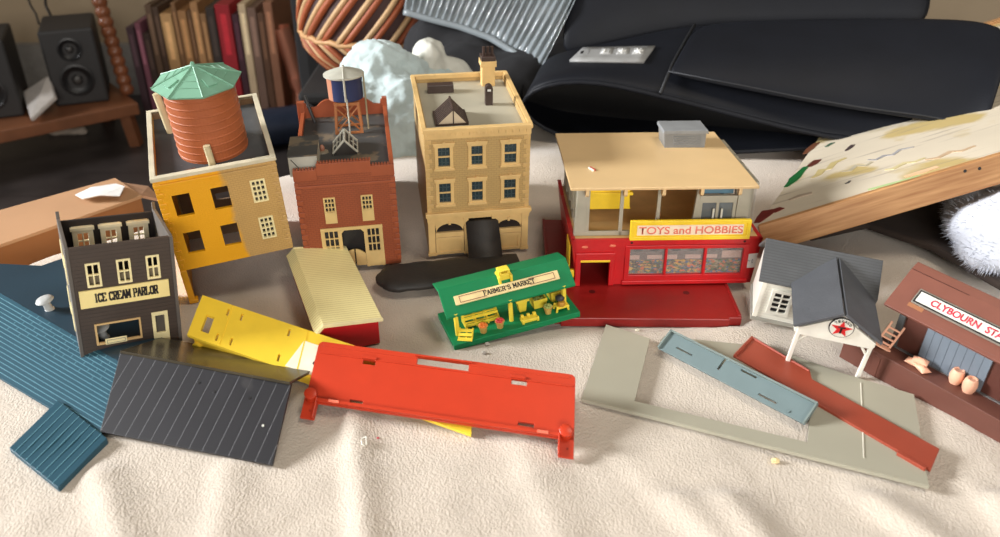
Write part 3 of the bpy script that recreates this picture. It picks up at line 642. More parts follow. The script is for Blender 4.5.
    f = MB(); f.box(-7.4, 2.5, yf, yf + .3, H, H + .42); f.box(-7.4, 6.2, yf, yf + .3, zt - .35, zt); f.box(-7.35, -7.0, yf + .05, yf + .3, H, zt)
    for x in (-4.15, -.85): f.box(x - .16, x + .16, yf, yf + .3, H, zt)
    f.prism([(2.2, H), (2.75, H), (2.75, zt), (2.5, zt)], yf - .05, yf + .35); f.build('window_frame', gy, t, .03)
    f = MB(); f.panel(2.75, 6.1, H, 8.05, yf, yf + .3, [(3.05, 4.3, H + .3, 7.6), (4.55, 5.8, H + .3, 7.6)]); f.box(2.75, 6.1, yf - .1, yf + .35, 8.0, 8.3)
    do = f.build('double_door', gy, t, .03)
    for x in (4.05, 4.8): MB().tube([(x, yf - .15, 6.2), (x, yf - .15, 7.1)], .1, 6).build('door_handle', M['white'], do)
    MB().box(3.0, 5.85, yf + .1, yf + .14, H, 7.7).build('door_glass', clear('door_glass', (110, 116, 118), .08, .75), do)
    MB().box(3.2, 5.9, 1.6, 1.7, 8.2, 9.3).build('blue_card', mat('blue_card', (96, 132, 150), .6), t)
    MB().box(4.9, 5.6, 1.6, 1.7, 6.0, 7.4).build('blue_card', mat('blue_card_small', (80, 124, 150), .6), t)
    for s in (-1, 1):
        f = MB(); x = s * 7.85
        f.box(x - .2, x + .2, yf + .4, D - .5, H, H + .35); f.box(x - .2, x + .2, yf + .4, D - .5, zt - .3, zt)
        for y in (2.6, 4.4, 6.4, 8.6, 10.8, 12.9): f.box(x - .2, x + .2, y - .14, y + .14, H, zt)
        f.build('side_frame', gy, t, .02)
        MB().box(x - .04, x + .04, yf + .5, D - .6, H + .3, zt - .3).build('side_pane', M['glass'], t)
    MB().box(-7.9, 7.6, 12.4, 12.7, H, zt).build('rear_wall', mat('back_tan', (196, 148, 88)), t)
    f = MB(); f.prism([(-7.0, H + 1.6), (-2.9, H + 1.6), (-3.0, H + 1.8), (-3.1, H + 3.9), (-7.1, H + 3.9)], 3.2, 6.5); f.box(-7.2, -2.8, 3.0, 6.7, H + 3.0, H + 3.3); f.build('yellow_canopy', M['yellow'], t, .04)
    for x in (-6.8, -3.2): MB().box(x - .15, x + .15, 6.2, 6.5, H, H + 1.7).build('canopy_leg', M['yellow'], t)
    MB().box(-W - .06, -W + .04, 1.0, 3.4, 1.2, 3.6).build('side_window', M['yellow'], t)
    r = MB(); r.box(-8.89, 7.58, -.11, 15.24, 9.28, 9.55); r.build('roof', rf, t, .06)
    for x in (-7.4, -4.05, -.7, 2.65, 6.0): MB().prism([(-.08, 9.3), (.5, 9.3), (.5, 8.75), (.15, 8.6), (-.08, 8.8)], x - .15, x + .15, ax=0).build('roof_peg', rf, t, .03)
    h = MB(); h.box(1.4, 5.35, 10.3, 13.1, 9.5, 11.0)
    for v in h.v: v.x += (v.z - 9.5) * (.12 if v.x < 3 else -.02) * -1
    for i in range(5): h.box(2.2, 4.9, 10.24, 10.32, 9.8 + i * .2, 9.9 + i * .2)
    ho = h.build('rooftop_unit', M['greyp'], t, .04)
    MB().prism([(1.1, 11.0), (5.55, 11.0), (5.45, 11.35), (1.15, 11.35)], 10.05, 13.3).build('unit_lid', mat('grey_lid', (138, 141, 143)), ho, .04)
    MB().box(-8.75, -8.3, -.25, .2, .9, 1.6).build('yellow_tab', M['yellow'], t, .05)
toy_store()
def chip():
    o = thing('plastic_chip', (0, 0, 0), (0, 0, 0), 'tiny red and white chip lying on the beige store roof', 'chip')
    mw = (Matrix.Translation((15.02, 65.46, .6)) @ Euler((R(-2.91), R(-.02), R(1.62))).to_matrix().to_4x4())
    p = mw @ Vector((-6.5, 4.4, 9.6)); o.location = p * S
    a = MB(); a.M = Matrix.Rotation(R(-62), 4, 'Z'); a.box(-.42, .42, -.16, .02, -.05, .1); a.build('white_side', M['white'], o, .03)
    a = MB(); a.M = Matrix.Rotation(R(-62), 4, 'Z'); a.box(-.42, .42, .02, .14, -.05, .12); a.build('red_side', M['redp'], o, .03)
chip()

# ------------------------------------------------------------------ green market stall
def market():
    k = .9912
    t = thing('toy_building', (1.40, 58.46, .36), (.98, -4.63, 19.41), 'green toy market stall with a lettered roof and yellow racks and baskets', 'toy building', 'toy town buildings')
    g = mat('green_plastic', (14, 126, 76), .5, .05, spec=.25); y = mat('lemon_plastic', (238, 212, 66), .42); ye = mat('cream_sign', (240, 216, 156)); W, D = 5.67, 4.51
    MB().box(-W, W, -.55, D, -.15, .4).build('base', g, t, .06)
    E0, Rg, Bk = (.53, 2.52), (2.56, 4.08), (4.39, 3.65); HW = 5.78
    mb = MB(); mb.prism([E0, Rg, Bk, (Bk[0], Bk[1] - .22), (Rg[0], Rg[1] - .25), (E0[0] + .05, E0[1] - .22)], -HW, HW, ax=0); mb.build('roof', g, t, .05)
    for x, yy in ((-4.95, .75), (-.15, .75), (4.75, .75), (-4.95, 3.9), (4.75, 3.9)):
        MB().tube([(x, yy, .35), (x, yy, 2.6 if yy < 1 else 3.5)], .2, 8).build('post', y, t)
    sl = Vector((0, Rg[0] - E0[0], Rg[1] - E0[1])); u = sl.normalized(); n = Vector((0, -u.z, u.y))
    def MS(x, s, off): return Matrix(((1, 0, 0, x), (0, u.y, n.y, E0[0] + u.y * s + n.y * off), (0, u.z, n.z, E0[1] + u.z * s + n.z * off), (0, 0, 0, 1)))
    s = MB(); s.M = MS(-4.7, .82, 0); s.box(0, 9.3, 0, .82, -.02, .14); so = s.build('sign', ye, t, .03)
    b = MB(); b.M = MS(-4.7, .82, .15)
    for q in ((.4, 2.75, .12, .17), (.4, 2.75, .65, .7), (6.6, 8.9, .12, .17), (6.6, 8.9, .65, .7), (.4, .45, .12, .7), (8.85, 8.9, .12, .7)): b.box(q[0], q[1], q[2], q[3], 0, .015)
    b.build('sign_border', mat('maroon_ink', (130, 50, 40)), so)
    slab_text('sign_lettering', "FARMER'S MARKET", M['ink'], so, MS(-4.7 + 2.5, 1.02, .14), 4.6, .42, .17, .12, .1)
    c = MB(); c.box(-.62, .62, 2.1, 3.0, 3.6, 4.2); c.M = Matrix.Translation((0, 2.55, 4.2)); c.panel(-.5, .5, 0, .42, -.42, .4, [(-.28, .28, .1, .32)])
    c.box(-.62, -.4, -.7, -.4, -.85, 0); c.box(.4, .62, -.7, -.4, -.85, 0); c.build('cupola', y, t, .05)
    MB().box(W - .05, W + .3, 2.6, 3.4, 2.7, 3.2).build('yellow_tab', y, t, .05)
    # slatted rack in two tiers
    r = MB(); r.M = Matrix.Translation((-2.55, 1.25, .35)) @ Matrix.Scale(.85, 4)
    for yy, zz in ((0, .35), (.55, .8), (1.1, 1.25)):
        for q in range(2): r.box(-1.8, 1.8, yy + q * .26, yy + q * .26 + .17, zz + q * .09, zz + q * .09 + .1)
        r.box(-1.8, 1.8, yy - .06, yy, zz - .12, zz + .14)
    for x in (-1.75, -.6, .6, 1.75): r.prism([(-.05, 0), (1.4, 0), (1.4, 1.3), (-.05, .3)], x - .08, x + .08, ax=0)
    r.build('slatted_rack', y, t)
    cr = MB(); cr.M = Matrix.Translation((-4.4, .2, .5)) @ Matrix.Rotation(R(-28), 4, 'Z') @ Matrix.Rotation(R(35), 4, 'X')
    for q in range(3): cr.box(-.6, .6, -.5 + q * .38, -.24 + q * .38, .18, .3)
    for x in (-.6, 0, .5): cr.box(x, x + .12, -.55, .65, 0, .2)
    cr.box(-.62, .62, -.55, -.45, 0, .35); cr.build('tilted_crate', y, t)
    def basket(x, yy, fill, nm):
        bo = MB().lathe([(.26, 0), (.38, .62), (.43, .66), (.36, .66)], (x, yy, .4), 14).build('basket', mat('basket_' + nm, (214, 170, 92)), t, smooth=True)
        f = MB(); rr = random.Random(nm)
        for q in range(9): a = q * .8; rad = .24 if q < 7 else .05; f.ball((x + rad * math.cos(a), yy + rad * math.sin(a), 1.1 + (.1 if q >= 7 else 0)), .15, 8, 6)
        tag(f.build('produce', mat('produce_' + nm, fill), bo, smooth='all'), kind='stuff')
    basket(-2.85, .2, (222, 120, 40), 'orange'); basket(-1.35, .25, (206, 64, 58), 'red'); basket(3.1, .45, (150, 160, 84), 'green')
    b = MB(); b.box(.5, 2.0, -.15, .5, .4, .7)
    for x in (.7, 1.25, 1.8): b.box(x - .14, x + .14, .25, .5, .7, .95)
    b.box(.5, .68, -.3, -.1, .4, .85); b.box(1.82, 2.0, -.3, -.1, .4, .85); b.build('bench', y, t, .05)
    s = MB(); s.prism([(.75, 1.5), (1.65, 1.5), (1.5, .4), (.9, .4)], 1.5, 2.1); s.box(.6, 1.8, 1.35, 2.3, 1.45, 1.7); s.build('stand', y, t, .05)
    s = MB(); s.box(2.2, 3.4, 1.4, 2.5, .4, 1.05); s.panel(2.15, 3.45, 1.0, 1.3, 1.35, 1.45); s.box(2.15, 2.3, 1.4, 2.5, 1.0, 1.3); s.box(3.3, 3.45, 1.4, 2.5, 1.0, 1.3); po = s.build('planter', y, t, .04)
    f = MB(); rr = random.Random(5)
    for q in range(16): f.ball((2.8 + rr.uniform(-.45, .45), 1.95 + rr.uniform(-.45, .45), 1.2 + rr.uniform(0, .15)), rr.uniform(.12, .2), 8, 6)
    tag(f.build('leaves', mat('olive_leaves', (110, 118, 44)), po, smooth='all'), kind='stuff')
    s = MB(); s.box(3.8, 4.95, .1, .95, .7, .88)
    for x in (3.9, 4.8):
        for yy in (.2, .85): s.tube([(x, yy, .95), (x + (.1 if x > 4 else -.1), yy, .35)], .11, 6)
    so2 = s.build('scale_table', y, t, .03)
    MB().lathe([(.3, 0), (.36, .15), (.28, .4), (.1, .42)], (4.35, .4, .86), 14).build('pumpkin', mat('pumpkin_skin', (190, 140, 50)), so2, smooth=True)
    MB().lathe([(.1, 0), (.42, .05), (.4, .22), (.2, .36)], (4.35, .75, 1.3), 16).build('scale_pan', mat('charcoal_plastic', (54, 56, 60)), so2, smooth=True)
    MB().tube([(4.35, .75, .85), (4.35, .75, 1.35)], .08, 6).build('scale_stem', y, so2)
    s = MB(); s.prism([(1.8, .4), (3.0, .4), (3.0, 1.6), (1.8, 1.1)], 4.0, 5.3, ax=0); s.box(3.95, 5.35, 1.7, 1.85, 1.0, 1.35); s.box(3.95, 5.35, 2.35, 2.45, 1.3, 1.65); s.build('produce_bin', y, t, .03)
market()

# ------------------------------------------------------------------ white filling station with grey shingle roofs
def station():
    t = thing('toy_building', (25.46, 52.82, .14), (4.54, 5.53, -14.02), 'white toy filling station with grey shingle roofs and a round red star sign', 'toy building', 'toy town buildings')
    wh = mat('bone_white_plastic', (228, 226, 214), .45, .04, slats=((214, 212, 202), .28, 2, .16)); ws = mat('smooth_white', (232, 229, 216))
    sh = mat('shingle_grey', (82, 84, 86), .6, .12, 60, slats=((72, 73, 75), .16, 2, .25), bump=.25, bscale=300)
    a, b, ry, rz, ey, ez = -5.84, 3.55, 8.02, 6.26, 5.14, 3.81
    MB().box(-5.4, 3.2, 5.6, 10.4, -.15, 3.75).build('walls', wh, t)
    MB().box(-5.55, 3.3, 5.5, 10.5, -.48, -.12).build('footing', mat('grey_footing', (150, 148, 138)), t, .04)
    for x in (-5.45, 2.95): MB().box(x, x + .35, 5.5, 5.8, -.12, 3.75).build('corner_board', ws, t, .03)
    for x in (-5.4, 2.95): MB().prism([(5.6, 3.7), (10.4, 3.7), (8.02, 6.0)], x, x + .25, ax=0).build('gable_wall', wh, t)
    f = MB(); f.grid_window(-4.5, -2.7, .55, 3.0, 5.42, 5.62, 2, 4, .28, .12); fo = f.build('window_frame', ws, t, .02)
    MB().box(-4.3, -2.9, 5.57, 5.59, .7, 2.85).build('pane', M['black'], fo)
    mb = MB(); mb.slab([(a, ey, ez), (b - .15, ey, ez), (b, ey + .3, ez + .25), (b, ry, rz), (a, ry, rz)], .25); mb.slab([(a, ry, rz), (b, ry, rz), (b, 10.9, ez), (a, 10.9, ez)], .25)
    mb.build('main_roof', sh, t, .03)
    hw, hc = 3.19, 5.78
    sh2 = mat('shingle_grey_canopy', (82, 84, 88), .55, .12, 60, slats=((74, 76, 80), .2, 1, .25), bump=.25, bscale=300)
    for s in (-1, 1):
        m2 = MB(); q = [(0, -.25, hc), (s * hw, -.25, ez), (s * hw, ey + .6, ez), (0, 7.6, hc)]
        if s > 0: q = q[::-1]
        m2.slab(q, .25); m2.build('canopy_roof', sh2, t, .03)
    g = MB(); z0 = 3.15; wi = 2.85
    g.prism([(-wi, z0), (wi, z0), (wi, ez - .05), (0, hc - .28), (-wi, ez - .05)], -.1, .2); g.build('canopy_gable', ws, t, .03)
    for s in (-1, 1): MB().box(s * wi - .15, s * wi + .15, .2, 5.5, ez - .7, ez - .25).build('canopy_beam', ws, t)
    for s, zb in ((-1, .1), (1, 0)):
        l = MB(); l.box(s * 2.85 - .3 if s > 0 else -2.85, s * 2.85 if s > 0 else -2.55, -.05, .3, zb, z0 + .1)
        l.tube([(s * 2.6, .1, z0 - .75), (s * 2.0, .1, z0 + .05)], .12, 6); l.build('canopy_leg', ws, t, .04)
    d = MB(); d.M = XZ(.1, 4.62, -.11); d.lathe([(.92, 0), (.92, .08), (.88, .1)], (0, 0, 0), 40); so = d.build('round_sign', M['ink'], t)
    d = MB(); d.M = XZ(.1, 4.62, -.2); d.lathe([(.85, 0), (.85, .03)], (0, 0, 0), 40); d.build('sign_face', M['white'], so)
    st = MB(); st.M = XZ(.1, 4.54, -.235); pts = [((.84 if i % 2 == 0 else .33) * math.cos(R(90 + 36 * i)), (.76 if i % 2 == 0 else .31) * math.sin(R(90 + 36 * i))) for i in range(10)]
    st.prism(pts, 0, .02, ax=2); st.build('sign_star', mat('star_red', (206, 30, 34)), so)
    text('sign_letter', 'T', M['ink'], so, XZ(-.17, 4.14, -.265), .54, .6, .03)
    for i, ch in enumerate('TEXACO'):
        an = R(90 + (2.5 - i) * 20); Mx = XZ(.1, 4.62, -.265) @ Matrix.Translation((.58 * math.cos(an), .58 * math.sin(an), 0)) @ Matrix.Rotation(an - R(90), 4, 'Z') @ Matrix.Translation((-.08, 0, 0))
        text('sign_lettering', ch, M['ink'], so, Mx, .17, .21, .02)
station()

# ------------------------------------------------------------------ brown railway station
def rail_station():
    t = thing('toy_building', (27.66, 55.0, .4), (0, 2.75, -52.64), 'brown toy railway station with barrels and sacks under a white sign', 'toy building', 'toy town buildings')
    br = mat('chocolate_plastic', (98, 58, 47), .5, .06); rf = mat('russet_plastic', (120, 72, 58), .5, .06); gy = mat('blue_grey_plastic', (104, 114, 124), .5, .05, slats=((72, 80, 88), .62, 0, .08)); wl = mat('dark_brown_boards', (80, 42, 32), .5, .06); pe = mat('peach_plastic', (228, 172, 142))
    L = 17.5
    MB().prism([(0, 0), (L, 0), (L, 6.2), (3.0, 6.2), (3.0, 2.3), (0, 2.3)], -.5, 1.74, ax=2).build('platform', br, t, .05)
    MB().box(2.6, 3.2, -.06, .1, -.4, 1.5).build('platform_step', br, t, .04)
    MB().box(2.9, L - .8, 1.72, 1.9, 1.7, 1.84).build('wall_sill', mat('sill_grey', (96, 94, 92), .5), t)
    MB().prism([(1.9, 1.74), (5.2, 1.74), (5.2, 6.85), (4.45, 6.85), (1.9, 4.9)], 3.0, L - .8, ax=0).build('walls', wl, t)
    MB().box(2.75, 3.25, 1.7, 2.1, 1.74, 4.7).build('corner_post', mat('dark_grey_post', (72, 74, 74)), t, .03)
    MB().panel(5.05, 9.9, 1.86, 5.2, 1.72, 1.92).build('shed_door', gy, t)
    E0, Rg = Vector((0, 1.48, 5.01)), Vector((0, 4.37, 7.26)); u = (Rg - E0).normalized(); n = Vector((0, -u.z, u.y))
    mb = MB(); mb.prism([(1.48, 5.01), (4.37, 7.26), (5.06, 7.6), (5.5, 7.3), (5.5, 7.0), (4.5, 6.95), (1.62, 4.78)], 1.43, L - .4, ax=0); mb.build('roof', rf, t, .05)
    def MS(x, s, off): return Matrix(((1, 0, 0, x), (0, u.y, n.y, E0.y + u.y * s + n.y * off), (0, u.z, n.z, E0.z + u.z * s + n.z * off), (0, 0, 0, 1)))
    r = MB(); r.M = MS(1.45, 3.6, 0); r.box(0, 4.6, 0, .05, -.05, .02); r.build('roof_groove', mat('crack_dark', (70, 36, 28)), t)
    s = MB(); s.M = MS(3.0, 1.08, .0); s.box(0, 9.9, 0, 1.3, 0, .2); so = s.build('sign', mat('sign_grey', (132, 126, 114)), t, .03)
    s = MB(); s.M = MS(3.1, 1.17, .2); s.box(0, 9.7, 0, 1.12, 0, .02); s.build('sign_border', M['ink'], so)
    s = MB(); s.M = MS(3.24, 1.3, .22); s.box(0, 9.4, 0, .86, 0, .02); s.build('sign_face', M['white'], so)
    text('sign_lettering', 'CLYBOURN  STATION', mat('crimson_ink', (204, 28, 62)), so, MS(4.28, 1.45, .26), 7.1, .56, .022)
    p = MB(); p.M = MS(2.9, .75, 0); p.box(0, 1.2, 0, .35, .0, .02); p.build('bare_patch', mat('bare_ochre', (158, 106, 72)), t)
    for x, y in ((8.2, 1.45), (9.3, 1.25)):
        MB().lathe([(.36, 0), (.47, .28), (.52, .62), (.47, .95), (.38, 1.2), (.31, 1.2), (.3, 1.1)], (x, y, 1.74), 20).build('barrel', pe, t, smooth=True)
    for (x, y, z, a) in ((5.2, .95, 1.74, 8), (6.0, .75, 1.74, -25), (5.65, .9, 2.15, 15)):
        b = MB(); b.M = Matrix.Translation((x, y, z + .2)) @ Matrix.Rotation(R(a), 4, 'Z'); rows = []
        for i in range(13):
            q = i / 12; w = .40 * (.82 + .3 * abs(2 * q - 1) ** 2); hh = .27 * (1 - abs(2 * q - 1) ** 2.5); rows.append([((q - .5) * 1.15, w * math.cos(c * math.pi / 5), hh * math.sin(c * math.pi / 5)) for c in range(11)])
        b.grid(rows); b.build('sack', pe, t, smooth='all', merge=True)
    c = MB(); c.M = Matrix.Translation((2.55, 1.1, 1.74)) @ Matrix.Rotation(R(25), 4, 'Z') @ Matrix.Rotation(R(16), 4, 'Y') @ Matrix.Rotation(R(-10), 4, 'X')
    for x in (-.5, .5): c.box(x - .08, x + .08, -.08, .08, 0, 2.2)
    for z in (.25, .7, 1.15, 1.6): c.box(-.5, .5, -.07, .07, z, z + .14)
    c.box(-.6, .6, -.55, .1, .0, .12); c.build('hand_truck', pe, t)
rail_station()

# ------------------------------------------------------------------ cream corrugated roof on red walls
def cream_roof():
    t = thing('toy_roof', (-12.44, 55.64, .01), (-.59, .54, 21.58), 'cream corrugated roof on red walls leaning between brick fire house and green stall', 'toy roof')
    cr = mat('corrugated_cream', (250, 238, 176), .45, .03, slats=((222, 204, 134), .34, 1, .22))
    D = 14.07; pr = [(-2.57, 2.35), (-1.79, 3.0), (3.02, 2.51)]
    mb = MB(); mb.prism(pr + [(3.02, 2.3), (-1.75, 2.8), (-2.45, 2.2)], 0, D, ax=1); mb.build('roof_sheet', cr, t, .02)
    mb = MB(); mb.prism([(-2.57, 2.2), (-1.79, 3.06), (3.06, 2.56), (3.06, 2.3), (-1.75, 2.75), (-2.45, 2.05)], -.12, .1, ax=1); mb.prism([(-2.57, 2.2), (-1.79, 3.06), (3.06, 2.56), (3.06, 2.3), (-1.75, 2.75), (-2.45, 2.05)], D - .1, D + .12, ax=1); mb.build('barge_board', M['cream'], t, .02)
    w = MB(); w.prism([(-2.2, 0), (2.72, 0), (2.72, 2.3), (-1.75, 2.75), (-2.2, 2.3)], .3, D - .3, ax=1); w.build('walls', mat('crimson_plastic', (184, 14, 24), .4, .05, slats=((150, 8, 16), .4, 1, .1)), t)
cream_roof()

# ------------------------------------------------------------------ loose parts lying in front
def black_roof():
    p0, p1 = P(100, 431.6, .2), P(272.3, 465, .2); q = P(120, 353.4, 2.5)
    t, W, D, off = frame('toy_roof', p0, p1, q, 'black grooved gable roof lying on the towel below the brown ice cream shop', 'toy roof')
    m = mat('black_grooved', (36, 35, 38), .45, .12, 30, slats=((112, 112, 115), 1.02, 0, .03), wear=((52, 50, 51), .62, 25)); 
    q2 = P(289.6, 385, 2.5); W2 = (q2 - q).length
    f = MB(); f.slab([(0, 0, 0), (W, 0, 0), (off + W2, D, 0), (off, D, 0)], .22); f.build('front_slope', m, t, .03)
    # rear slope falls to the towel again
    x = (p1 - p0).normalized(); y = (q - p0) - x * (q - p0).dot(x); yf = Vector((y.x, y.y, 0))
    iv = t.matrix_world.inverted()
    def loc(p): return iv @ (p * S) / S
    B = [q2, q, q + yf * .78 - Vector((0, 0, 1.9)), q2 + yf * .78 - Vector((0, 0, 1.9))]
    b = MB(); b.slab([loc(p) for p in B], .22); b.build('rear_slope', mat('smoky_brown_sheet', (64, 58, 46), .25, .2, 25, wear=((96, 86, 66), .6, 30)), t, .03)
    for u, v in ((.62, .72), (.83, .72), (.52, .8)): h = MB(); h.lathe([(.14, 0), (.12, .03), (.02, .03)], (off * v + u * W, v * D, 0), 10); h.build('nail_hole', M['black'], t)
    h = MB(); h.lathe([(.1, 0), (.08, .05)], (.86 * W, .42 * D, 0), 8); h.build('white_speck', M['white'], t)
black_roof()

def yellow_wall():
    p0, p1 = P(187, 334.7, 2.15), P(471, 434.7, .2); q = P(202.5, 295, 3.3)
    t, W, D, off = frame('toy_wall', p0, p1, q, 'long flat yellow toy wall lying across the black roof and under the orange panel', 'toy wall')
    m = mat('warm_yellow_plastic', (250, 212, 62), .4, .04)
    iv = t.matrix_world.inverted(); n = t.matrix_world.to_3x3() @ Vector((0, 0, 1)); o0 = Vector(t.matrix_world.translation) / S
    def pix(px, py):
        d = _ray(px, py); c = Vector((0, 0, CZ)); k = (o0 - c).dot(n) / d.dot(n); v = iv @ ((c + d * k) * S) / S; return v.x, v.y
    D2 = pix(365.6, 342.6)
    sl = [(*pix(203, 320), *pix(209, 316)), (*pix(226.5, 314), *pix(229, 310))]
    hx = []
    def slot(c, w, h): x, y = pix(*c); x -= off * y / D; return (x - w / 2, x + w / 2, y - h / 2, y + h / 2)
    holes = [slot((207.5, 324), .8, D * .4)] + [slot(c, .2, D * .17) for c in ((228, 312), (241.5, 317), (217, 337), (231, 341.5), (289, 332.5), (278.5, 357.5))]
    mb = MB(); mb.M = Matrix.Rotation(R(-90), 4, 'X'); 
    mb.panel(0, W, 0, D, -.0, .3, holes)
    for v in mb.v: v.x += off * v.y / D
    mb.build('sheet', m, t, .02, merge=True)
    r = MB()
    for c in ((224, 330), (300, 360)):
        x, y = pix(*c); r.slab([(x + off * (v - y) / D + u, v, .05) for u, v in ((-.06, .1), (.06, .1), (.06, D - .1), (-.06, D - .1))], .06)
    r.build('fold_ridge', m, t)
    r = MB(); r.box(.3, 12.5, .15, .45, -1.3, -.25); r.build('under_flange', mat('shaded_yellow', (240, 198, 56)), t, .03)
    r = MB(); r.tube([(.6, -.1, -1.25), (.6, .6, -1.25)], .42, 14); r.build('peg', m, t)
    r = MB(); r.tube([(-.1 + off * .7, D * .7, -.45), (.4 + off * .7, D * .7, -.45)], .3, 12); r.build('peg', m, t)
    ax, ay = pix(304, 343); r = MB(); r.box(ax - .1, ax + 2.9, ay - 2.5, ay + .2, .0, .04); lo = r.build('paper_label', mat('label_cream', (246, 238, 210), .6), t)
    text('label_writing', 'a', M['ink'], lo, Matrix.Translation((ax + 1.75, ay - 1.6, .06)), .4, .7, .02)
    return t
yw = yellow_wall()

def orange_panel():
    p0, p1 = P(305, 401, .85), P(574, 440.5, .85); q = P(319.4, 341, 2.9)
    t, W, D, off = frame('toy_wall', p0, p1, q, 'orange-red slotted plastic panel with two corner brackets resting on the yellow wall', 'toy wall')
    m = mat('orange_red_plastic', (188, 55, 27), .38, .04)
    r = .5
    holes = [(W * .19, W * .19 + 1.0, D * .72, D * .79), (W * .40, W * .60, D * .82, D * .95), (W * .765, W * .765 + 1.15, D * .72, D * .8), (W * .17, W * .17 + 1.0, D * .07, D * .13), (W * .80, W * .80 + 1.15, D * .10, D * .16)]
    mb = MB(); mb.M = Matrix.Rotation(R(-90), 4, 'X'); mb.panel(0.0, W, 0, D - .4, 0, .25, holes); mb.panel(.4, W - .4, D - .4, D, 0, .25, [(W * .40, W * .60, D * .82, D * .95)])
    for cx, a0 in ((.4, 90), (W - .4, 0)): mb.prism([(cx, D - .4)] + [(cx + .4 * math.cos(R(a0 + i * 15)), D - .4 + .4 * math.sin(R(a0 + i * 15))) for i in range(7)], 0, .25, ax=1)
    mb.build('panel', m, t, .02)
    b = MB(); b.box(.2, W - .2, D * .795, D * .825, 0, .06); b.box(1.0, W - 1.0, .05, .3, 0, .28); b.box(W * .39, W * .61, D * .955, D * .98, 0, .16)
    b.build('ridge', m, t, .02)
    for x, y in ((W * .185, D * .8), (W * .76, D * .81), (W * .165, D * .02), (W * .795, D * .04)): MB().box(x, x + 1.15, y, y + .26, 0, .16).build('clip', m, t, .03)
    iv = t.matrix_world.inverted()
    for x, s in ((.45, -1), (W - .55, 1)):
        f = MB(); f.box(x - .55, x + .55, -1.35, .6, -.22, 0); f.box(x - .55 if s > 0 else x + .4, x - .4 if s > 0 else x + .55, -1.3, .3, 0, .35)
        bo = f.build('bracket', m, t, .04)
        MB().lathe([(.48, 0), (.48, .5), (.4, .55)], (x, .45, 0), 20).build('pivot', m, bo, smooth=True)
        MB().lathe([(.09, 0), (.08, .03)], (x + .1, -.7, 0), 8).build('pin_hole', mat('pin_dark', (150, 40, 20)), bo)
    for x in (1.9, W - 2.6): MB().box(x, x + .8, .06, .28, .28, .32).build('scuff', mat('scuff_pink', (236, 118, 92)), t)
    for c in t.children_recursive:
        for v in c.data.vertices: v.co.x += off / D * v.co.y
orange_panel()

def teal_roof():
    t = thing('toy_roof', (0, 0, 0), (0, 0, 0), 'dark teal planked toy roof with a square porch piece, under the brown ice cream shop', 'toy roof')
    pl = mat('teal_planks', (36, 76, 92), .45, .10, 8); sm = mat('teal_smooth', (34, 56, 70), .42, .12, 12)
    a = P(0, 293, 1.2); b = P(125, 365, 1.2); d = (b - a).normalized(); nr = Vector((d.y, -d.x, 0))   # nr points to the viewer
    if nr.y > 0: nr = -nr
    o = a - d * 10; e = b + d * 1.0
    c0, c1 = P(0, 385, .25), P(42, 417, .25); wd = (c1 - a).dot(nr)
    f0, f1 = o + nr * wd, P(99, 437, .12)
    f0.z = .2
    def grooves(mb, p, q, r, s, n, w=.055, brd=True):               # thin raised lines along p->q between the edges p-q and s-r
        for i in range(1, n):
            u = i / n; x0 = p.lerp(s, u); x1 = q.lerp(r, u); dd = (s - p).normalized() * w / 2
            up = (q - p).cross(s - p).normalized(); up = up if up.z > 0 else -up
            mb.slab([x0 - dd + up * .018, x1 - dd + up * .018, x1 + dd + up * .018, x0 + dd + up * .018][::1 if (q - p).cross(s - p).z > 0 else -1], .12)
    s = MB(); s.grid([[o.lerp(e, i / 20).lerp(f0.lerp(f1, i / 20), j / 17) for i in range(21)] for j in range(18)]); s.grid([[o.lerp(e, i / 20).lerp(f0.lerp(f1, i / 20), j / 17) - Vector((0, 0, .22)) for i in range(21)] for j in (0, 17)]); s.grid([[f0.lerp(f1, i / 20) - Vector((0, 0, .22 * q)) for i in range(21)] for q in (0, 1)]); s.build('planked_slope', pl, t, .03)
    gl = mat('teal_line', (92, 138, 152), .5); g = MB(); grooves(g, o, e, f1, f0, 17); g.build('plank_lines', gl, t)
    g = MB(); rr = random.Random(4); q0 = P(60, 372, .7); 
    for i in range(8):
        for j in range(7):
            u = .50 + .055 * i + (.027 if j % 2 else 0); v0, v1 = j / 17, (j + 1) / 17
            p0 = (o.lerp(e, u)).lerp(f0.lerp(f1, u), v0 + .01); p1 = (o.lerp(e, u)).lerp(f0.lerp(f1, u), v1 - .01); dd = d * .025; up = Vector((0, 0, .015))
            g.slab([p0 - dd + up, p1 - dd + up, p1 + dd + up, p0 + dd + up], .03)
    g.build('shingle_joints', gl, t)
    p = [P(9, 448, .25), P(58, 488, .25), P(107, 438, .35)]; p4 = P(58, 400, .55); 
    s = MB(); s.slab([p[0], p[1], p[2], p4], .5); s.build('porch_piece', pl, t, .04)
    g = MB(); grooves(g, p[0], p4, p[2], p[1], 9, .06); g.build('porch_lines', gl, t)
    far = -nr * 7.6; t0 = P(-20, 287, 1.15); t1 = P(63, 258, 1.0); t2 = t1 + d * 1.6 - nr * -.6
    s = MB(); s.slab([o + Vector((0, 0, -.02)), e + Vector((0, 0, -.02)), e - nr * 4.0 - Vector((0, 0, .4)), t1 + d * 2.2 + nr * .6, t1, t0, t0 - d * 6], .3); s.build('rear_panel', sm, t, .03)
    return d, nr
td, tn_ = teal_roof()
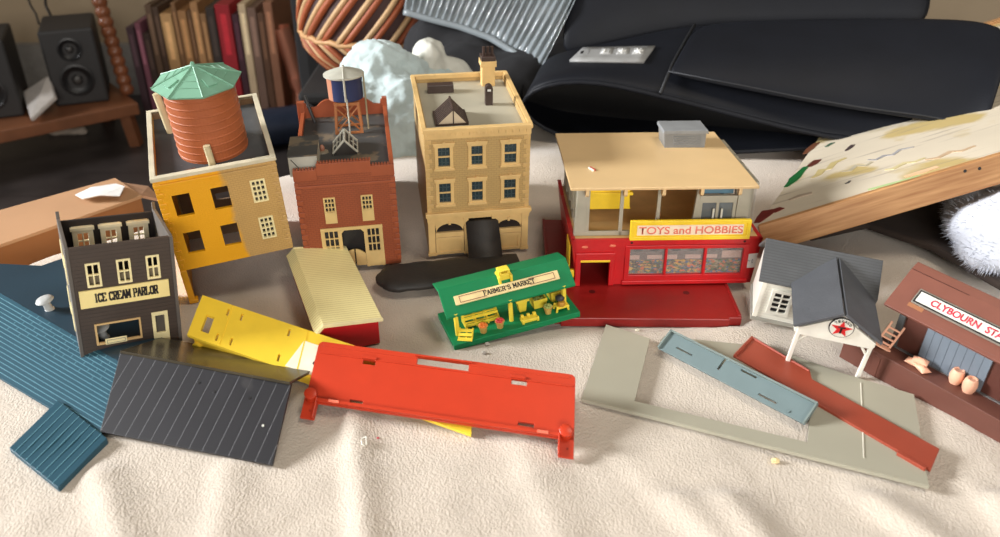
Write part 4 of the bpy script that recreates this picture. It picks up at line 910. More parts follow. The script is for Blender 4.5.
def roof_vent(p, label):
    t = thing('roof_vent', p, (0, 0, 0), label, 'roof vent', 'grey mushroom vents on the teal roof'); t.rotation_euler = (R(4), R(-8), 0)
    m = mat('vent_grey', (176, 178, 176), .4)
    MB().lathe([(.44, 0), (.42, .15), (.34, .18), (.33, 1.0)], (0, 0, 0), 24).build('stem', m, t, smooth=True)
    MB().lathe([(.36, .9), (.72, 1.0), (.76, 1.06), (.66, 1.2), (.35, 1.3), (.05, 1.32)], (0, 0, 0), 28).build('cap', m, t, smooth=True)
roof_vent(P(50, 310, 1.05), 'grey mushroom-shaped vent standing on the dark part of the teal roof')
roof_vent(P(103, 345, 1.0) + Vector((-.2, .9, 0)), 'grey mushroom vent seen through the shop window of the brown building')

def grey_plate():
    t = thing('base_plate', (0, 0, 0), (0, 0, 0), 'thin grey C-shaped base plate lying on the towel at the front right', 'base')
    m = mat('putty_grey_plastic', (164, 160, 142), .5, .05, 15)
    z = .42; pts = [P(606, 324.4, z + .4), P(650, 338.5, z + .3), P(634.6, 401, z), P(807.5, 442.2, z), P(807, 418, z), P(826, 370, z), P(690, 333, z + .2), P(700, 330, z + .2), P(780, 345, z), P(815, 366, z), P(914, 394.3, z), P(929, 486.7, z), P(581.4, 399.3, z)]
    pts = [P(606, 324.4, z), P(650, 338.5, z), P(634.6, 401, z), P(807.5, 442.2, z), P(812, 395, z), P(660, 341, z), P(664, 336, z), P(770, 347, z), P(842, 373, z), P(914, 394.3, z), P(929, 486.7, z), P(581.4, 399.3, z)]
    mb = MB(); mb.slab(pts[::-1], .24); mb.build('plate', m, t)
    a, b = P(861, 383, z), P(864, 458, z); mb = MB(); mb.tube([a, b], .06, 6); mb.build('crease', mat('pale_crease', (206, 202, 186)), t)
    mb = MB(); mb.tube([P(581.4, 399.3, z - .1), P(929, 486.7, z - .1)], .13, 6); mb.build('front_lip', m, t)
grey_plate()

def brown_strip():
    p0, p1 = P(733.4, 355, .62), P(931, 469.6, .62); q = P(939.7, 448.7, .66)
    t, W, D, off = frame('toy_wall', p0, p1, q, 'long russet plastic strip with a notch lying on the grey plate', 'toy wall')
    m = mat('russet_strip', (152, 66, 46), .42, .05); iv = t.matrix_world.inverted(); n = t.matrix_world.to_3x3() @ Vector((0, 0, 1)); o0 = Vector(t.matrix_world.translation) / S
    def pix(px, py):
        d = _ray(px, py); c = Vector((0, 0, CZ)); k = (o0 - c).dot(n) / d.dot(n); v = iv @ ((c + d * k) * S) / S; return (v.x, v.y, 0)
    pts = [pix(733.4, 355), pix(931, 469.6), pix(939.7, 448.7), pix(812, 379), pix(810, 371), pix(751.6, 336.6)]
    MB().slab(pts, .28).build('strip', m, t, .03)
    e = MB(); e.tube([pix(735, 356), pix(752.5, 337.5)], .16, 6); e.tube([pix(752, 337.5), pix(809, 371)], .12, 6); e.build('raised_edge', m, t)
    x, y, _ = pix(913, 459); e = MB(); e.box(x - 1.0, x + 1.0, y - .3, y, -.35, .06); e.build('end_tab', m, t, .03)
brown_strip()

def blue_wall():
    p0, p1 = P(658, 348, .45), P(802.5, 423.2, .55); q = P(813, 401, 1.5)
    t, W, D, off = frame('toy_wall', p0, p1, q, 'pale blue-grey slotted plastic wall propped against the russet strip', 'toy wall')
    m = mat('pale_blue_grey_plastic', (104, 120, 121), .5, .05, wear=((116, 122, 100), .7, 18))
    W2 = W
    def sl(u, v, w, h): return (u * W2, u * W2 + w, v * D, v * D + h)
    mb = MB(); mb.M = Matrix.Rotation(R(-90), 4, 'X')
    mb.panel(0, W2 + .15, 0, D, -.0, .22, [sl(.10, .38, 1.5, .16), sl(.40, .38, .2, 1.2), sl(.53, .78, 1.35, .18), sl(.70, .2, 1.5, .18)])
    mb.build('sheet', m, t, .02)
    e = MB(); e.box(0, W2 + .15, D - .14, D, 0, .25); e.box(0, .14, 0, D, 0, .25); e.box(W2 + .01, W2 + .15, 0, D, 0, .2); e.build('rim', mat('rim_blue_grey', (118, 130, 126), .5), t)
    MB().lathe([(.12, 0), (.1, .1)], (W2 * .9, .3, 0), 10).build('stud', m, t)
blue_wall()

# ------------------------------------------------------------------ small bits on the towel
def crumb(px, py, c, label, r=.28, nm='crumb'):
    p = P(px, py, 0); p.z = towel_z(p.x, p.y) + r * .5
    rr = random.Random(int(px * 7 + py)); mb = MB(); mb.ball((0, 0, 0), (r, r * .7, r * .6), 8, 6)
    for v in mb.v: v *= 1 + rr.uniform(-.3, .3)
    o = mb.build(nm, mat(nm + '_' + str(int(px)), c, .7), smooth=False); o.location = p * S; tag(o, label, 'crumb'); return o
crumb(775, 460, (238, 214, 160), 'cream crumb lying on the towel below the grey base plate', .32)
crumb(637.5, 328.5, (240, 234, 214), 'pale crumb lying on the far left corner of grey plate', .2)
crumb(487, 343, (214, 208, 200), 'upper pale fleck on the towel right below the green stall', .22)
crumb(484, 352, (214, 208, 200), 'lower pale fleck on the towel right below the green stall', .22)
crumb(378, 437.5, (170, 40, 50), 'tiny red fleck on the towel below the orange panel', .12)
def thread():
    p = P(364.5, 444.5, 0); p.z = towel_z(p.x, p.y) + .12
    pts = [(.12, -.45, 0), (-.1, -.35, .05), (-.2, .1, .05), (-.12, .42, 0), (.1, .4, .05), (.14, .1, .02), (.2, -.3, 0)]
    o = MB().tube(pts, .055, 6).build('thread', M['white'], smooth='all'); o.location = p * S
    tag(o, 'small loop of white thread on the towel below orange panel', 'thread')
thread()

# ------------------------------------------------------------------ behind the bed: cardboard box, bench with speakers, records
def cardboard():
    t = thing('cardboard_box', (0, 0, 0), (0, 0, 0), 'brown cardboard box standing beside the bed behind the ice cream shop', 'box')
    cb = mat('cardboard', (180, 138, 100), .8, .06, 12); ci = mat('cardboard_edge', (150, 98, 54), .8, .08, 12)
    a, b = P(0, 243.7, -1), P(141, 195, -1); d = (b - a).normalized(); a2 = a - d * 12; n = Vector((-d.y, d.x, 0)); w = 8.0
    down = Vector((0, 0, FZ + 1))
    mb = MB(); q = [a2, b, b + n * w * .9, a2 + n * w]
    mb.slab([Vector((p.x, p.y, -1.2)) for p in q], 43); mb.build('body', ci, t, .2)
    c, e = P(115, 178, -.6), P(0, 210, -.6); l = (e - c).normalized()
    mb = MB(); mb.slab([a2 - n * .2, b - n * .2, c, e, e + l * 10], .35); mb.build('top_flap', cb, t)
    f0 = P(141, 195, -1); mb = MB(); mb.slab([f0, f0 + d * 2.4 - Vector((0, 0, 1.5)), f0 + d * 3.4 + n * 5 - Vector((0, 0, 1.5)), f0 + n * 6], .3); mb.build('side_flap', mat('cardboard_pale', (196, 152, 120), .8), t)
    pm = []
    o = MB(); q = [P(x, y, -.3) for x, y in ((75, 194.6), (92, 189), (116, 183.4), (125, 188), (119.5, 195.7), (100, 197), (82.7, 198.6))]
    for i, p in enumerate(q): p.z += .25 * (i % 2)
    o.slab(q[::-1], .1); o = o.build('paper_scrap', M['paper']); tag(o, 'torn white paper scrap lying on the cardboard box lid', 'paper')
cardboard()

BZ = -33.0
def bench():
    t = thing('bench', (0, 0, 0), (0, 0, 0), 'low wooden bench with a bobbin-turned post carrying two black speakers', 'bench')
    w = mat('walnut', (124, 78, 50), .5, .25, 10); a, b = P(0, 131, BZ), P(138, 103, BZ); d = (b - a).normalized(); n = Vector((-d.y, d.x, 0)); a2 = a - d * 70
    mb = MB(); mb.slab([a2, b, b + n * 32, a2 + n * 32], 3.2); mb.build('bench_top', w, t, .3)
    for p in (b + n * 2.5 - d * 3, b + n * 28 - d * 3, a2 + n * 28): MB().tube([p - Vector((0, 0, 3)), Vector((p.x + 1, p.y, FZ))], 2.0, 4).build('leg', w, t)
    lo = P(128, 94, BZ); up = PY(93, -20, lo.y + 2); prof = []; L = (up - lo).length
    for i in range(151): prof.append((1.45 + .5 * abs(math.sin(i / 150 * math.pi * L / 2.6)), L * i / 150))
    mb = MB(); mb.lathe(prof, (0, 0, 0), 14); o = mb.build('bobbin_post', mat('post_walnut', (132, 80, 52), .35, .2, 10), t, smooth='all')
    o.location = lo * S; o.rotation_euler = (up - lo).to_track_quat('Z', 'Y').to_euler()
    return d, n
bd, bn_ = bench()
def speaker(bl, label, d, n):
    t = bpy.data.objects.new('speaker', None); col.objects.link(t); t.empty_display_size = .02; tag(t, label, 'speaker', 'black bookshelf speakers on the bench')
    t.matrix_world = Matrix(((d.x, n.x, 0, bl.x * S), (d.y, n.y, 0, bl.y * S), (0, 0, 1, bl.z * S), (0, 0, 0, 1)))
    m = mat('speaker_black', (44, 43, 43), .6, .08, 20); W, H, D = 13, 19.6, 19
    MB().box(0, W, 0, D, 0, H).build('cabinet', m, t, .6)
    for z, r in ((6.6, 4.2), (14.6, 3.0)):
        c = MB(); c.M = Matrix.Translation((W / 2, 0, z)) @ Matrix.Rotation(R(90), 4, 'X')
        c.lathe([(r, -.2), (r, .35), (r * .86, .45), (r * .8, .2), (r * .35, -.15), (r * .3, .1), (r * .18, .35), (.05, .4)], (0, 0, 0), 32)
        w = c.build('driver', mat('driver_black', (24, 24, 25), .4), t, smooth=True)
        c = MB(); c.ball((W / 2, -.2, z), (r * .24, .35, r * .24), 12, 8); c.build('dust_cap', mat('dust_cap', (70, 68, 66), .35), w, smooth='all')
    return t
sd = (P(110, 101, BZ) - P(57, 107, BZ)).normalized(); sn = Vector((-sd.y, sd.x, 0))
speaker(P(57, 107, BZ + .1), 'black two-driver speaker standing whole on the bench beside the bobbin post', sd, sn)
speaker(P(25, 116, BZ + .1) - sd * 13, 'black speaker cut off by the left edge of the photo', sd, sn)
def tablet():
    q = [P(27, 121, BZ + .2), PY(55, 96, 205), PY(49, 74, 213), PY(24, 92, 212)]
    q = [P(30, 119, BZ + 1.6), PY(55, 96, 207), PY(48, 75, 214), PY(22, 92, 213)]
    mb = MB(); mb.slab(q, 1.2); o = mb.build('white_board', mat('glossy_white', (206, 200, 194), .35), bevel=.4); tag(o, 'small white board leaning between the two black speakers', 'board')
tablet()
for i, (pts, lb) in enumerate((([(24, -12), (31, 6), (36, 14), (39, 24)], 'thin black cable rising from the speaker, left of two'), ([(44, -12), (46, 6), (50, 14), (53, 24)], 'thicker black cable rising from the speaker, right of two'))):
    o = MB().tube([PY(x, y, 236 - 2 * j) for j, (x, y) in enumerate(pts)], .28 + .1 * i, 8).build('speaker_cable', M['black'], smooth='all'); tag(o, lb, 'cable')
def tissue():
    p = P(72, 134, FZ); mb = MB(); rr = random.Random(3)
    for i in range(4): mb.ball((p.x + i * 2.4 - 4, p.y + rr.uniform(-1, 1), FZ + .8), (2.4 - .3 * i, 1.6, 1.2), 8, 6)
    for v in mb.v: v += Vector((rr.uniform(-.4, .4), rr.uniform(-.4, .4), rr.uniform(0, .4)))
    o = mb.build('crumpled_tissue', mat('tissue', (190, 176, 160), .9)); m = o.modifiers.new('r', 'REMESH'); m.mode = 'VOXEL'; m.voxel_size = .004
    tag(o, 'crumpled pale tissue on the dark floor below the bench', 'tissue')
tissue()

def shelf():
    t = thing('record_shelf', (0, 0, 0), (0, 0, 0), 'low reddish shelf board carrying the row of records', 'shelf')
    m = mat('mauve_wood', (120, 82, 76), .5, .2, 10); a, b = P(120, 112, -40), P(318, 100, -40)
    y = 219; MB().box(-97, -44, y, y + 44, -41.5, -40).build('shelf_board', m, t, .2)
    for x in (-95, -72, -47): MB().box(x, x + 2, y + 2, y + 42, FZ, -41.5).build('support', m, t)
shelf()
REC = [(143, 8, (70, 50, 56)), (152, 6, (128, 78, 92)), (158, 7, (60, 44, 38)), (165, 7, (92, 70, 52)), (172, 6, (70, 50, 36)), (178, 12, (178, 138, 90)), (190, 5, (120, 86, 54)), (195, 9, (150, 108, 66)), (204, 4, (100, 70, 44)), (208, 8, (158, 116, 74)), (216, 6, (134, 98, 62)), (222, 9, (48, 38, 32)), (231, 15, (150, 24, 34)), (246, 7, (62, 30, 40)), (253, 8, (196, 172, 138)), (261, 9, (116, 90, 76)), (270, 7, (92, 62, 42)), (277, 9, (142, 96, 70))]
NAMES = ['dull maroon', 'dusty pink', 'dark brown', 'worn umber', 'narrow dark brown', 'wide tan', 'narrow brown', 'caramel', 'very thin dark', 'light caramel', 'golden brown', 'black', 'bright red', 'dark plum', 'ivory', 'taupe', 'chestnut', 'rosy brown']
# the listed pixel columns are where the spines meet the shelf, x stays constant up the spine
recs = []
for i, ((x, w, c), nm) in enumerate(zip(REC, NAMES)):
    p0 = P(x + 0, 108, -40); x0 = p0.x * 228 / p0.y; wd = w * 228 / FPX * .98
    hh = 29 + 1.6 * math.sin(i * 2.3) - (5 if i in (0, 1, 2) else 0)
    t = bpy.data.objects.new('record', None); col.objects.link(t); t.location = Vector((x0, 228, -40)) * S; t.empty_display_size = .02
    prev = 'beside the bright red one' if nm in ('black', 'dark plum') else 'in the row on the shelf'
    tag(t, nm + ' record sleeve spine ' + prev + ' behind terracotta tank', 'record', 'record sleeves on the low shelf')
    m = mat('sleeve_' + nm.replace(' ', '_').replace('-', '_'), c, .6, .15, 14)
    MB().box(.08, wd - .08, 0, 30, 0, hh).build('sleeve', m, t, .12)
    MB().box(wd * .3, wd * .7, -.03, .06, hh * .55, hh * .92).build('spine_title', mat('title_' + str(i), tuple(min(255, int(v * 1.25 + 12)) for v in c), .6), t)
def copper():
    t = bpy.data.objects.new('copper_vase', None); col.objects.link(t); tag(t, 'tall copper vase with flared foot standing at the end of the records', 'vase')
    lo = P(307, 106.5, -40); up = PY(281, 27, lo.y - 2); L = (up - lo).length
    t.location = lo * S; t.rotation_euler = (up - lo).to_track_quat('Z', 'Y').to_euler()
    m = mat('copper', (236, 160, 130), .3, .1, 10, metal=.6)
    MB().lathe([(3.9, 0), (4.1, .6), (3.4, 3), (2.6, 6), (2.9, 7), (2.9, 10)], (0, 0, 0), 28).build('foot', m, t, smooth=True)
    MB().lathe([(2.7, 10), (2.45, 13), (2.4, L), (2.1, L), (2.0, L - 2)], (0, 0, 0), 28).build('neck', m, t, smooth=True)
copper()
def roll():
    a = P(255, 141, FZ); b = P(318, 132, FZ); r = 5.2; a.z = b.z = FZ + r; d = (b - a).normalized(); a -= d * 10; b += d * .5
    t = thing('foam_roller', (0, 0, 0), (0, 0, 0), 'dark navy roll lying on the floor below the record shelf', 'roll')
    a.y -= 6; b.y -= 6
    MB().tube([a, a + d * 1, b - d, b], r, 28).build('roll_body', mat('navy_foam', (44, 54, 74), .5), t, smooth=True)
    for p, q in ((a - d * .3, a), (b, b + d * .3)): MB().tube([p, q], r * .55, 20).build('end_cap', M['black'], t)
roll()
def filler_chair():  # dark bulk added so the area behind the basket stays dark
    t = thing('filler_chair', (0, 0, 0), (0, 0, 0), 'dark armchair added to fill the dark area behind the wicker basket', 'filler_chair'); m = mat('filler_dark', (24, 23, 24), .9, .1, 20)
    MB().box(-44, 30, 226, 240, FZ + 8, 30).build('backrest', m, t, 3); MB().box(-44, 30, 184, 226, FZ + 8, -8).build('seat', m, t, 3)
    for x in (-46, 24): MB().box(x, x + 8, 184, 238, FZ + 4, 6).build('armrest', m, t, 3)
    for x in (-42, 24):
        for y in (188, 232): MB().box(x, x + 4, y, y + 4, FZ, FZ + 8).build('leg', m, t)
filler_chair()
def ottoman():
    t = thing('storage_trunk', (0, 0, 0), (0, 0, 0), 'black patterned trunk carrying the wicker basket', 'trunk')
    MB().box(-33, 4, 136, 176, FZ, -6.2).build('trunk_body', mat('black_floral', (24, 22, 22), .9, .2, 20, wear=((74, 64, 56), .66, 14)), t, 1.5)
    MB().box(-34, 5, 135, 177, -6.2, -4.2).build('trunk_lid', mat('black_lid', (26, 25, 25), .8), t, .6)
ottoman()
def basket():
    c = P(388, 58, -4.2); c.y = 152; c.x = -20.5
    t = thing('wicker_basket', c, (0, 0, 0), 'round wicker basket woven in cream and rust herringbone strips', 'basket')
    prof = [(8, 0), (11, .6), (14.4, 4.5), (15.2, 8), (14.6, 13), (13.2, 18)]
    def rad(z):
        for (r0, z0), (r1, z1) in zip(prof, prof[1:]):
            if z0 <= z <= z1: return r0 + (r1 - r0) * (z - z0) / (z1 - z0)
        return prof[-1][0]
    MB().lathe(prof + [(12.6, 18), (13.8, 12), (14, 7), (10, 2)], (0, 0, 0), 48).build('basket_shell', mat('dark_wicker', (58, 32, 28), .7), t, smooth=True)
    N = 66
    for nm, cc, off in (('cream_strips', (192, 156, 112), 0), ('rust_strips', (156, 80, 44), 1)):
        mb = MB()
        for k in range(N // 3):
            th = 2 * math.pi * (3 * k + off) / N
            for z0, z1 in ((7.2, .5), (7.6, 17.5)):
                path = []
                for i in range(9):
                    z = z0 + (z1 - z0) * i / 8; a = th + .55 * i / 8; r = rad(max(0, z)) + .2; path.append((r * math.cos(a), r * math.sin(a), z))
                mb.tube(path, .5 if off == 0 else .55, 6)
        mb.build(nm, mat(nm, cc, .6, .15, 30), t, smooth='all')
    mb = MB(); mb.tube([(15.4 * math.cos(a), 15.4 * math.sin(a), 7.4 + .25 * math.sin(a * 20)) for a in [2 * math.pi * i / 60 for i in range(61)]], .5, 6); mb.build('woven_band', mat('band_straw', (190, 146, 98), .6), t, smooth='all')
basket()

def blob(name, balls, m, voxel, disp, dsize, parent=None, lo=-.4):
    mb = MB()
    for c, r in balls: mb.ball(c, r, 20, 14)
    for v in mb.v: v.z = max(v.z, lo)
    o = mb.build(name, m, parent, smooth='all')
    r = o.modifiers.new('remesh', 'REMESH'); r.mode = 'VOXEL'; r.voxel_size = voxel * S; r.use_smooth_shade = True
    s = o.modifiers.new('soft', 'SMOOTH'); s.iterations = 8
    if disp:
        tx = bpy.data.textures.new(name + '_folds', 'CLOUDS'); tx.noise_scale = dsize * S
        d = o.modifiers.new('folds', 'DISPLACE'); d.texture = tx; d.strength = disp * S; d.texture_coords = 'GLOBAL'
    return o
def fleece():
    m = mat('pale_teal_fleece', (186, 202, 202), .95, .06, 30, bump=1.0, bscale=170, spec=.1, sheen=.3)
    o = blob('fleece_blanket', [(PY(366, 128, 100), (5, 5, 6)), (PY(400, 128, 101), (6, 5, 7)), (PY(378, 82, 105), (5.2, 5, 5.4)), (PY(398, 90, 106), (5, 5, 5)), (PY(430, 110, 108), (6, 5, 6)), (PY(346, 140, 99), (4, 5, 4)), (PY(376, 150, 100), (6, 5, 4))], m, .35, 1.3, 1.6)
    tag(o, 'crumpled pale teal fleece blanket behind the fire house', 'blanket')
    m2 = mat('off_white_fleece', (206, 206, 196), .95, .06, 30, bump=1.0, bscale=170, spec=.1)
    o = blob('fleece_roll', [(PY(431, 72, 109), (1.9, 2.2, 4.0)), (PY(429, 54, 111), (2.2, 2.4, 2.2)), (PY(450, 82, 111), (3.6, 3, 3.4)), (PY(436, 92, 110), (4, 3, 3))], m2, .35, .8, 2)
    tag(o, 'off-white fleece roll sticking up behind the tan building', 'blanket')
fleece()
def dark_cloth():
    o = blob('black_cloth', [(PY(470, 84, 122), (9, 6, 6)), (PY(520, 84, 120), (7, 6, 5)), (PY(440, 60, 130), (6, 6, 7)), (PY(500, 100, 116), (8, 5, 4)), (PY(470, 112, 116), (9, 5, 3.5)), (PY(480, 60, 128), (8, 6, 6)), (PY(540, 110, 117), (4, 4, 3))], mat('black_cloth', (22, 22, 25), .9, .1, 20), .7, 1.5, 5)
    tag(o, 'heap of black cloth behind the tan building', 'cloth')
    q = [PY(455, 30, 134), PY(500, 44, 132), PY(508, 56, 129), PY(462, 48, 131)]; mb = MB(); mb.slab(q, .5); o = mb.build('cardboard_piece', mat('kraft', (176, 134, 92), .8)); tag(o, 'brown cardboard piece showing between black cloth and ribbed plastic', 'cardboard')
dark_cloth()
def plastic():
    lo = [(404, 12, 128), (432, 20, 127), (460, 27, 126), (490, 38, 124), (515, 53, 121), (539, 74, 117)]; hi = [(408, -70, 146), (450, -70, 145), (492, -70, 143), (534, -70, 140), (572, -70, 136), (610, -70, 131)]
    def ip(L, u):
        k = min(len(L) - 2, int(u * (len(L) - 1))); f = u * (len(L) - 1) - k; return [L[k][i] + (L[k + 1][i] - L[k][i]) * f for i in range(3)]
    rows = []; NU, NV = 260, 18
    for j in range(NV + 1):
        v = j / NV; r = []
        for i in range(NU + 1):
            u = i / NU; a = ip(lo, u); b = ip(hi, min(1, u + .06 * math.sin(v * 3))); x, y, yy = [a[q] + (b[q] - a[q]) * v for q in range(3)]
            p = PY(x, y, yy - 6 * math.sin(v * 2.6)); w = math.sin((u + .05 * v * v) * 2 * math.pi * 23 + 2.6 * noise.noise(Vector((u * 5, v * 2.2, 1)))) * (.8 + .5 * noise.noise(Vector((u * 9, v * 5, 4))))
            r.append(p + Vector((0, -1, .35)) * (.62 * w * min(1, v * 7)))
        rows.append(r)
    m = mat('clear_ribbed_plastic', (140, 148, 152), .14, .05, 5, spec=.8); m.node_tree.nodes['Principled BSDF'].inputs['Alpha'].default_value = .82
    t = thing('plastic_bag', (0, 0, 0), (0, 0, 0), 'clear ribbed plastic bag hanging over the black cloth at the back', 'bag')
    mb = MB(); mb.grid(rows); o = mb.build('ribbed_film', m, t, smooth='all'); solidify(o, .06)
    mb = MB(); mb.tube([PY(x, y, z - .6) for x, y, z in [ip(lo, i / 24) for i in range(25)]], .5, 8); mb.build('rolled_edge', m, t, smooth='all')
plastic()

def board():
    t = thing('painting_board', (0, 0, 0), (0, 0, 0), 'paint-smeared white board with an oak front edge at the right', 'board')
    A, B, C = PY(758, 227, 72), PY(1000, 154.5, 72), PY(818, 140, 97)
    x = (B - A).normalized(); z = x.cross(C - A).normalized(); y = z.cross(x)
    t.matrix_world = Matrix(((x.x, y.x, z.x, A.x * S), (x.y, y.y, z.y, A.y * S), (x.z, y.z, z.z, A.z * S), (0, 0, 0, 1)))
    sk = (C - A).dot(x) / (C - A).dot(y); L, D = 44, 62
    iv = t.matrix_world.inverted()
    def pix(px, py, h=.03):
        d = _ray(px, py); c = Vector((0, 0, CZ)); k = (A - c).dot(z) / d.dot(z); v = iv @ ((c + d * k) * S) / S; return (v.x, v.y, h)
    pt = mat('smeared_white_paint', (216, 204, 182), .5, .08, 8, wear=((196, 174, 118), .52, 9))
    n = pt.node_tree.nodes; k = pt.node_tree.links; bs = n['Principled BSDF']; src = bs.inputs['Base Color'].links[0].from_socket
    tc = n.new('ShaderNodeTexCoord'); mp = n.new('ShaderNodeMapping'); mp.inputs['Scale'].default_value = (5, 60, 5); mp.inputs['Rotation'].default_value = (0, 0, .12); k.new(tc.outputs['Object'], mp.inputs[0])
    ns = n.new('ShaderNodeTexNoise'); ns.inputs['Scale'].default_value = 2; ns.inputs['Detail'].default_value = 6; k.new(mp.outputs[0], ns.inputs['Vector'])
    rp = n.new('ShaderNodeValToRGB'); rp.color_ramp.elements[0].position = .58; rp.color_ramp.elements[1].position = .75; k.new(ns.outputs['Fac'], rp.inputs[0])
    mx = n.new('ShaderNodeMix'); mx.data_type = 'RGBA'; k.new(rp.outputs[0], mx.inputs[0]); k.new(src, mx.inputs[6]); mx.inputs[7].default_value = lin((150, 136, 122)); k.new(mx.outputs[2], bs.inputs['Base Color'])
    oak = mat('oak_edge', (196, 146, 94), .5, .0, 5)
    n = oak.node_tree.nodes; k = oak.node_tree.links; tc = n.new('ShaderNodeTexCoord'); mp = n.new('ShaderNodeMapping'); mp.inputs['Scale'].default_value = (6, 90, 90); k.new(tc.outputs['Object'], mp.inputs[0])
    ns = n['Noise Texture']; ns.inputs['Scale'].default_value = 2.2; k.new(mp.outputs[0], ns.inputs['Vector']); rp = n['Color Ramp']; rp.color_ramp.elements[0].color = lin((160, 108, 62)); rp.color_ramp.elements[1].color = lin((204, 156, 104))
    MB().slab([(0, .3, 0), (L, .3, 0), (L + sk * D, D, 0), (sk * D, D, 0)], 1.2).build('painted_face', pt, t)
    mb = MB(); mb.slab([(0, 0, .06), (L, 0, .06), (L + .2, .7, .06), (.2, .7, .06)], 2.9); mb.build('front_edge', oak, t, .12)
    mb = MB(); mb.slab([(0.2, .7, -.02), (1.0, .7, -.02), (1 + sk * D, D, -.02), (sk * D, D, -.02)], 1.3); mb.build('side_edge', oak, t, .1)
    mb = MB(); mb.slab([(sk * D, D, .5), (sk * D + L, D, .5), (sk * D + L, D + 2, .5), (sk * D, D + 2, .5)], 1.8); mb.build('far_edge', oak, t, .1)
    def smear(pts, c, nm, w):
        q = [Vector(pix(*p)) for p in pts]; l = []; r = []
        for i, p in enumerate(q):
            d = (q[min(i + 1, len(q) - 1)] - q[max(i - 1, 0)]).normalized(); nn = Vector((-d.y, d.x, 0)); ww = w * (.35 + .65 * math.sin(math.pi * (i + .5) / len(q))) * (.8 + .4 * ((i * 37) % 5) / 4); l.append(p + nn * ww); r.append(p - nn * ww)
        mb = MB(); mb.grid([l, r]); o = mb.build(nm, mat(nm, c, .45), t); solidify(o, .06)
    smear([(757, 223), (763, 217), (768, 212), (775, 211), (782, 208)], (112, 34, 26), 'red_smear', .75)
    smear([(786, 187), (792, 182), (795, 178), (800, 173), (806, 167)], (28, 104, 52), 'green_smear', .55)
    smear([(809, 167), (813, 164), (818, 160)], (92, 44, 34), 'brown_smear', .55)
    smear([(805, 154), (810, 149), (817, 143)], (104, 64, 44), 'umber_smear', .5)
    smear([(826, 147), (833, 143)], (60, 90, 70), 'teal_smear', .35)
    smear([(868, 190), (885, 186), (905, 181), (920, 176)], (176, 200, 140), 'pale_green_smear', .35)
    smear([(905, 177), (922, 172), (938, 167)], (226, 190, 150), 'peach_smear', .45)
    smear([(845, 184), (848, 183), (850, 181)], (70, 66, 64), 'dark_fleck', .14)
    smear([(812, 178), (818, 175), (822, 170), (829, 169), (834, 163), (846, 158)], (196, 178, 124), 'ochre_smear', .45)
    smear([(842, 172), (850, 171), (856, 166), (866, 166), (872, 162)], (186, 176, 152), 'sand_smear', .3)
    smear([(868, 160), (876, 160), (884, 156), (893, 155), (900, 150), (914, 147)], (160, 158, 160), 'grey_blue_smear', .25)
    smear([(925, 160), (938, 158), (950, 152), (962, 151), (975, 146)], (200, 172, 140), 'tan_smear', .3)
    smear([(885, 170), (893, 169), (905, 163), (915, 162), (925, 158)], (206, 192, 146), 'straw_smear', .3)
    smear([(846, 151), (850, 148), (853, 145)], (74, 60, 60), 'dark_smear', .3)
    smear([(790, 200), (800, 196), (812, 193)], (176, 158, 138), 'dull_smear', .4)
    for px, py in ((965, 171), (979.5, 168.5)):
        d = _ray(px, py); c = Vector((0, 0, CZ)); k = (A - c).dot(y) / d.dot(y); v = iv @ ((c + d * k) * S) / S
        h = MB(); h.M = Matrix.Translation((v.x, -.02, v.z)) @ Matrix.Rotation(R(90), 4, 'X'); h.lathe([(.16, 0), (.12, .02)], (0, 0, 0), 12); h.build('nail_hole', M['black'], t)
board()
def gap_sheet():  # dark sheet put in for the shaded gap under the board
    t = [P(*p, .7) for p in ((808, 243), (866, 230), (930, 252), (1000, 292), (1060, 310), (1080, 215), (830, 190))]
    mb = MB(); mb.slab(t[::-1], .8); o = mb.build('dark_gap_sheet', mat('gap_shade_brown', (50, 40, 34), .95, .15, 40, bump=.5, bscale=150), bevel=.3)
    tag(o, 'added dark sheet for the shaded gap under the painting board and the fluffy cushion', 'cloth')
gap_sheet()
def fur():
    c = [(PY(1015, 228, 71), (6.4, 5, 3.4)), (PY(985, 215, 74), (3.8, 4, 2.8)), (PY(1050, 230, 70), (8, 6, 4.5)), (PY(1004, 250, 68), (4.2, 3.5, 2.2))]
    m = mat('white_fur', (200, 204, 214), .95, .04, 20, bump=.8, bscale=90, spec=.1)
    t = thing('fluffy_cushion', (0, 0, 0), (0, 0, 0), 'fluffy white cushion under the right end of the painting board', 'cushion')
    o = blob('cushion_body', c, m, .5, .5, 1.5, t)
    rr = random.Random(11); mb = MB()
    for q in range(6500):
        b, r = c[rr.randrange(len(c))]; a = Vector((rr.gauss(0, 1), rr.gauss(0, 1), rr.gauss(0, 1))).normalized()
        p = Vector((b.x + a.x * r[0], b.y + a.y * r[1], b.z + a.z * r[2]))
        if p.z < 0 or any(((p.x - bb.x) / rr2[0]) ** 2 + ((p.y - bb.y) / rr2[1]) ** 2 + ((p.z - bb.z) / rr2[2]) ** 2 < .8 for bb, rr2 in c): continue
        e = p + (a + Vector((rr.uniform(-.6, .6), rr.uniform(-.6, .6), rr.uniform(-.8, .2)))) * rr.uniform(.18, .42); s = a.orthogonal().normalized() * .05; s2 = a.cross(s)
        p = p - a * .35; mb.add([p + s, p - s, p + s2, e], [(0, 1, 3), (1, 2, 3), (2, 0, 3)])
    tag(mb.build('fur_pile', m, t), kind='stuff')
fur()

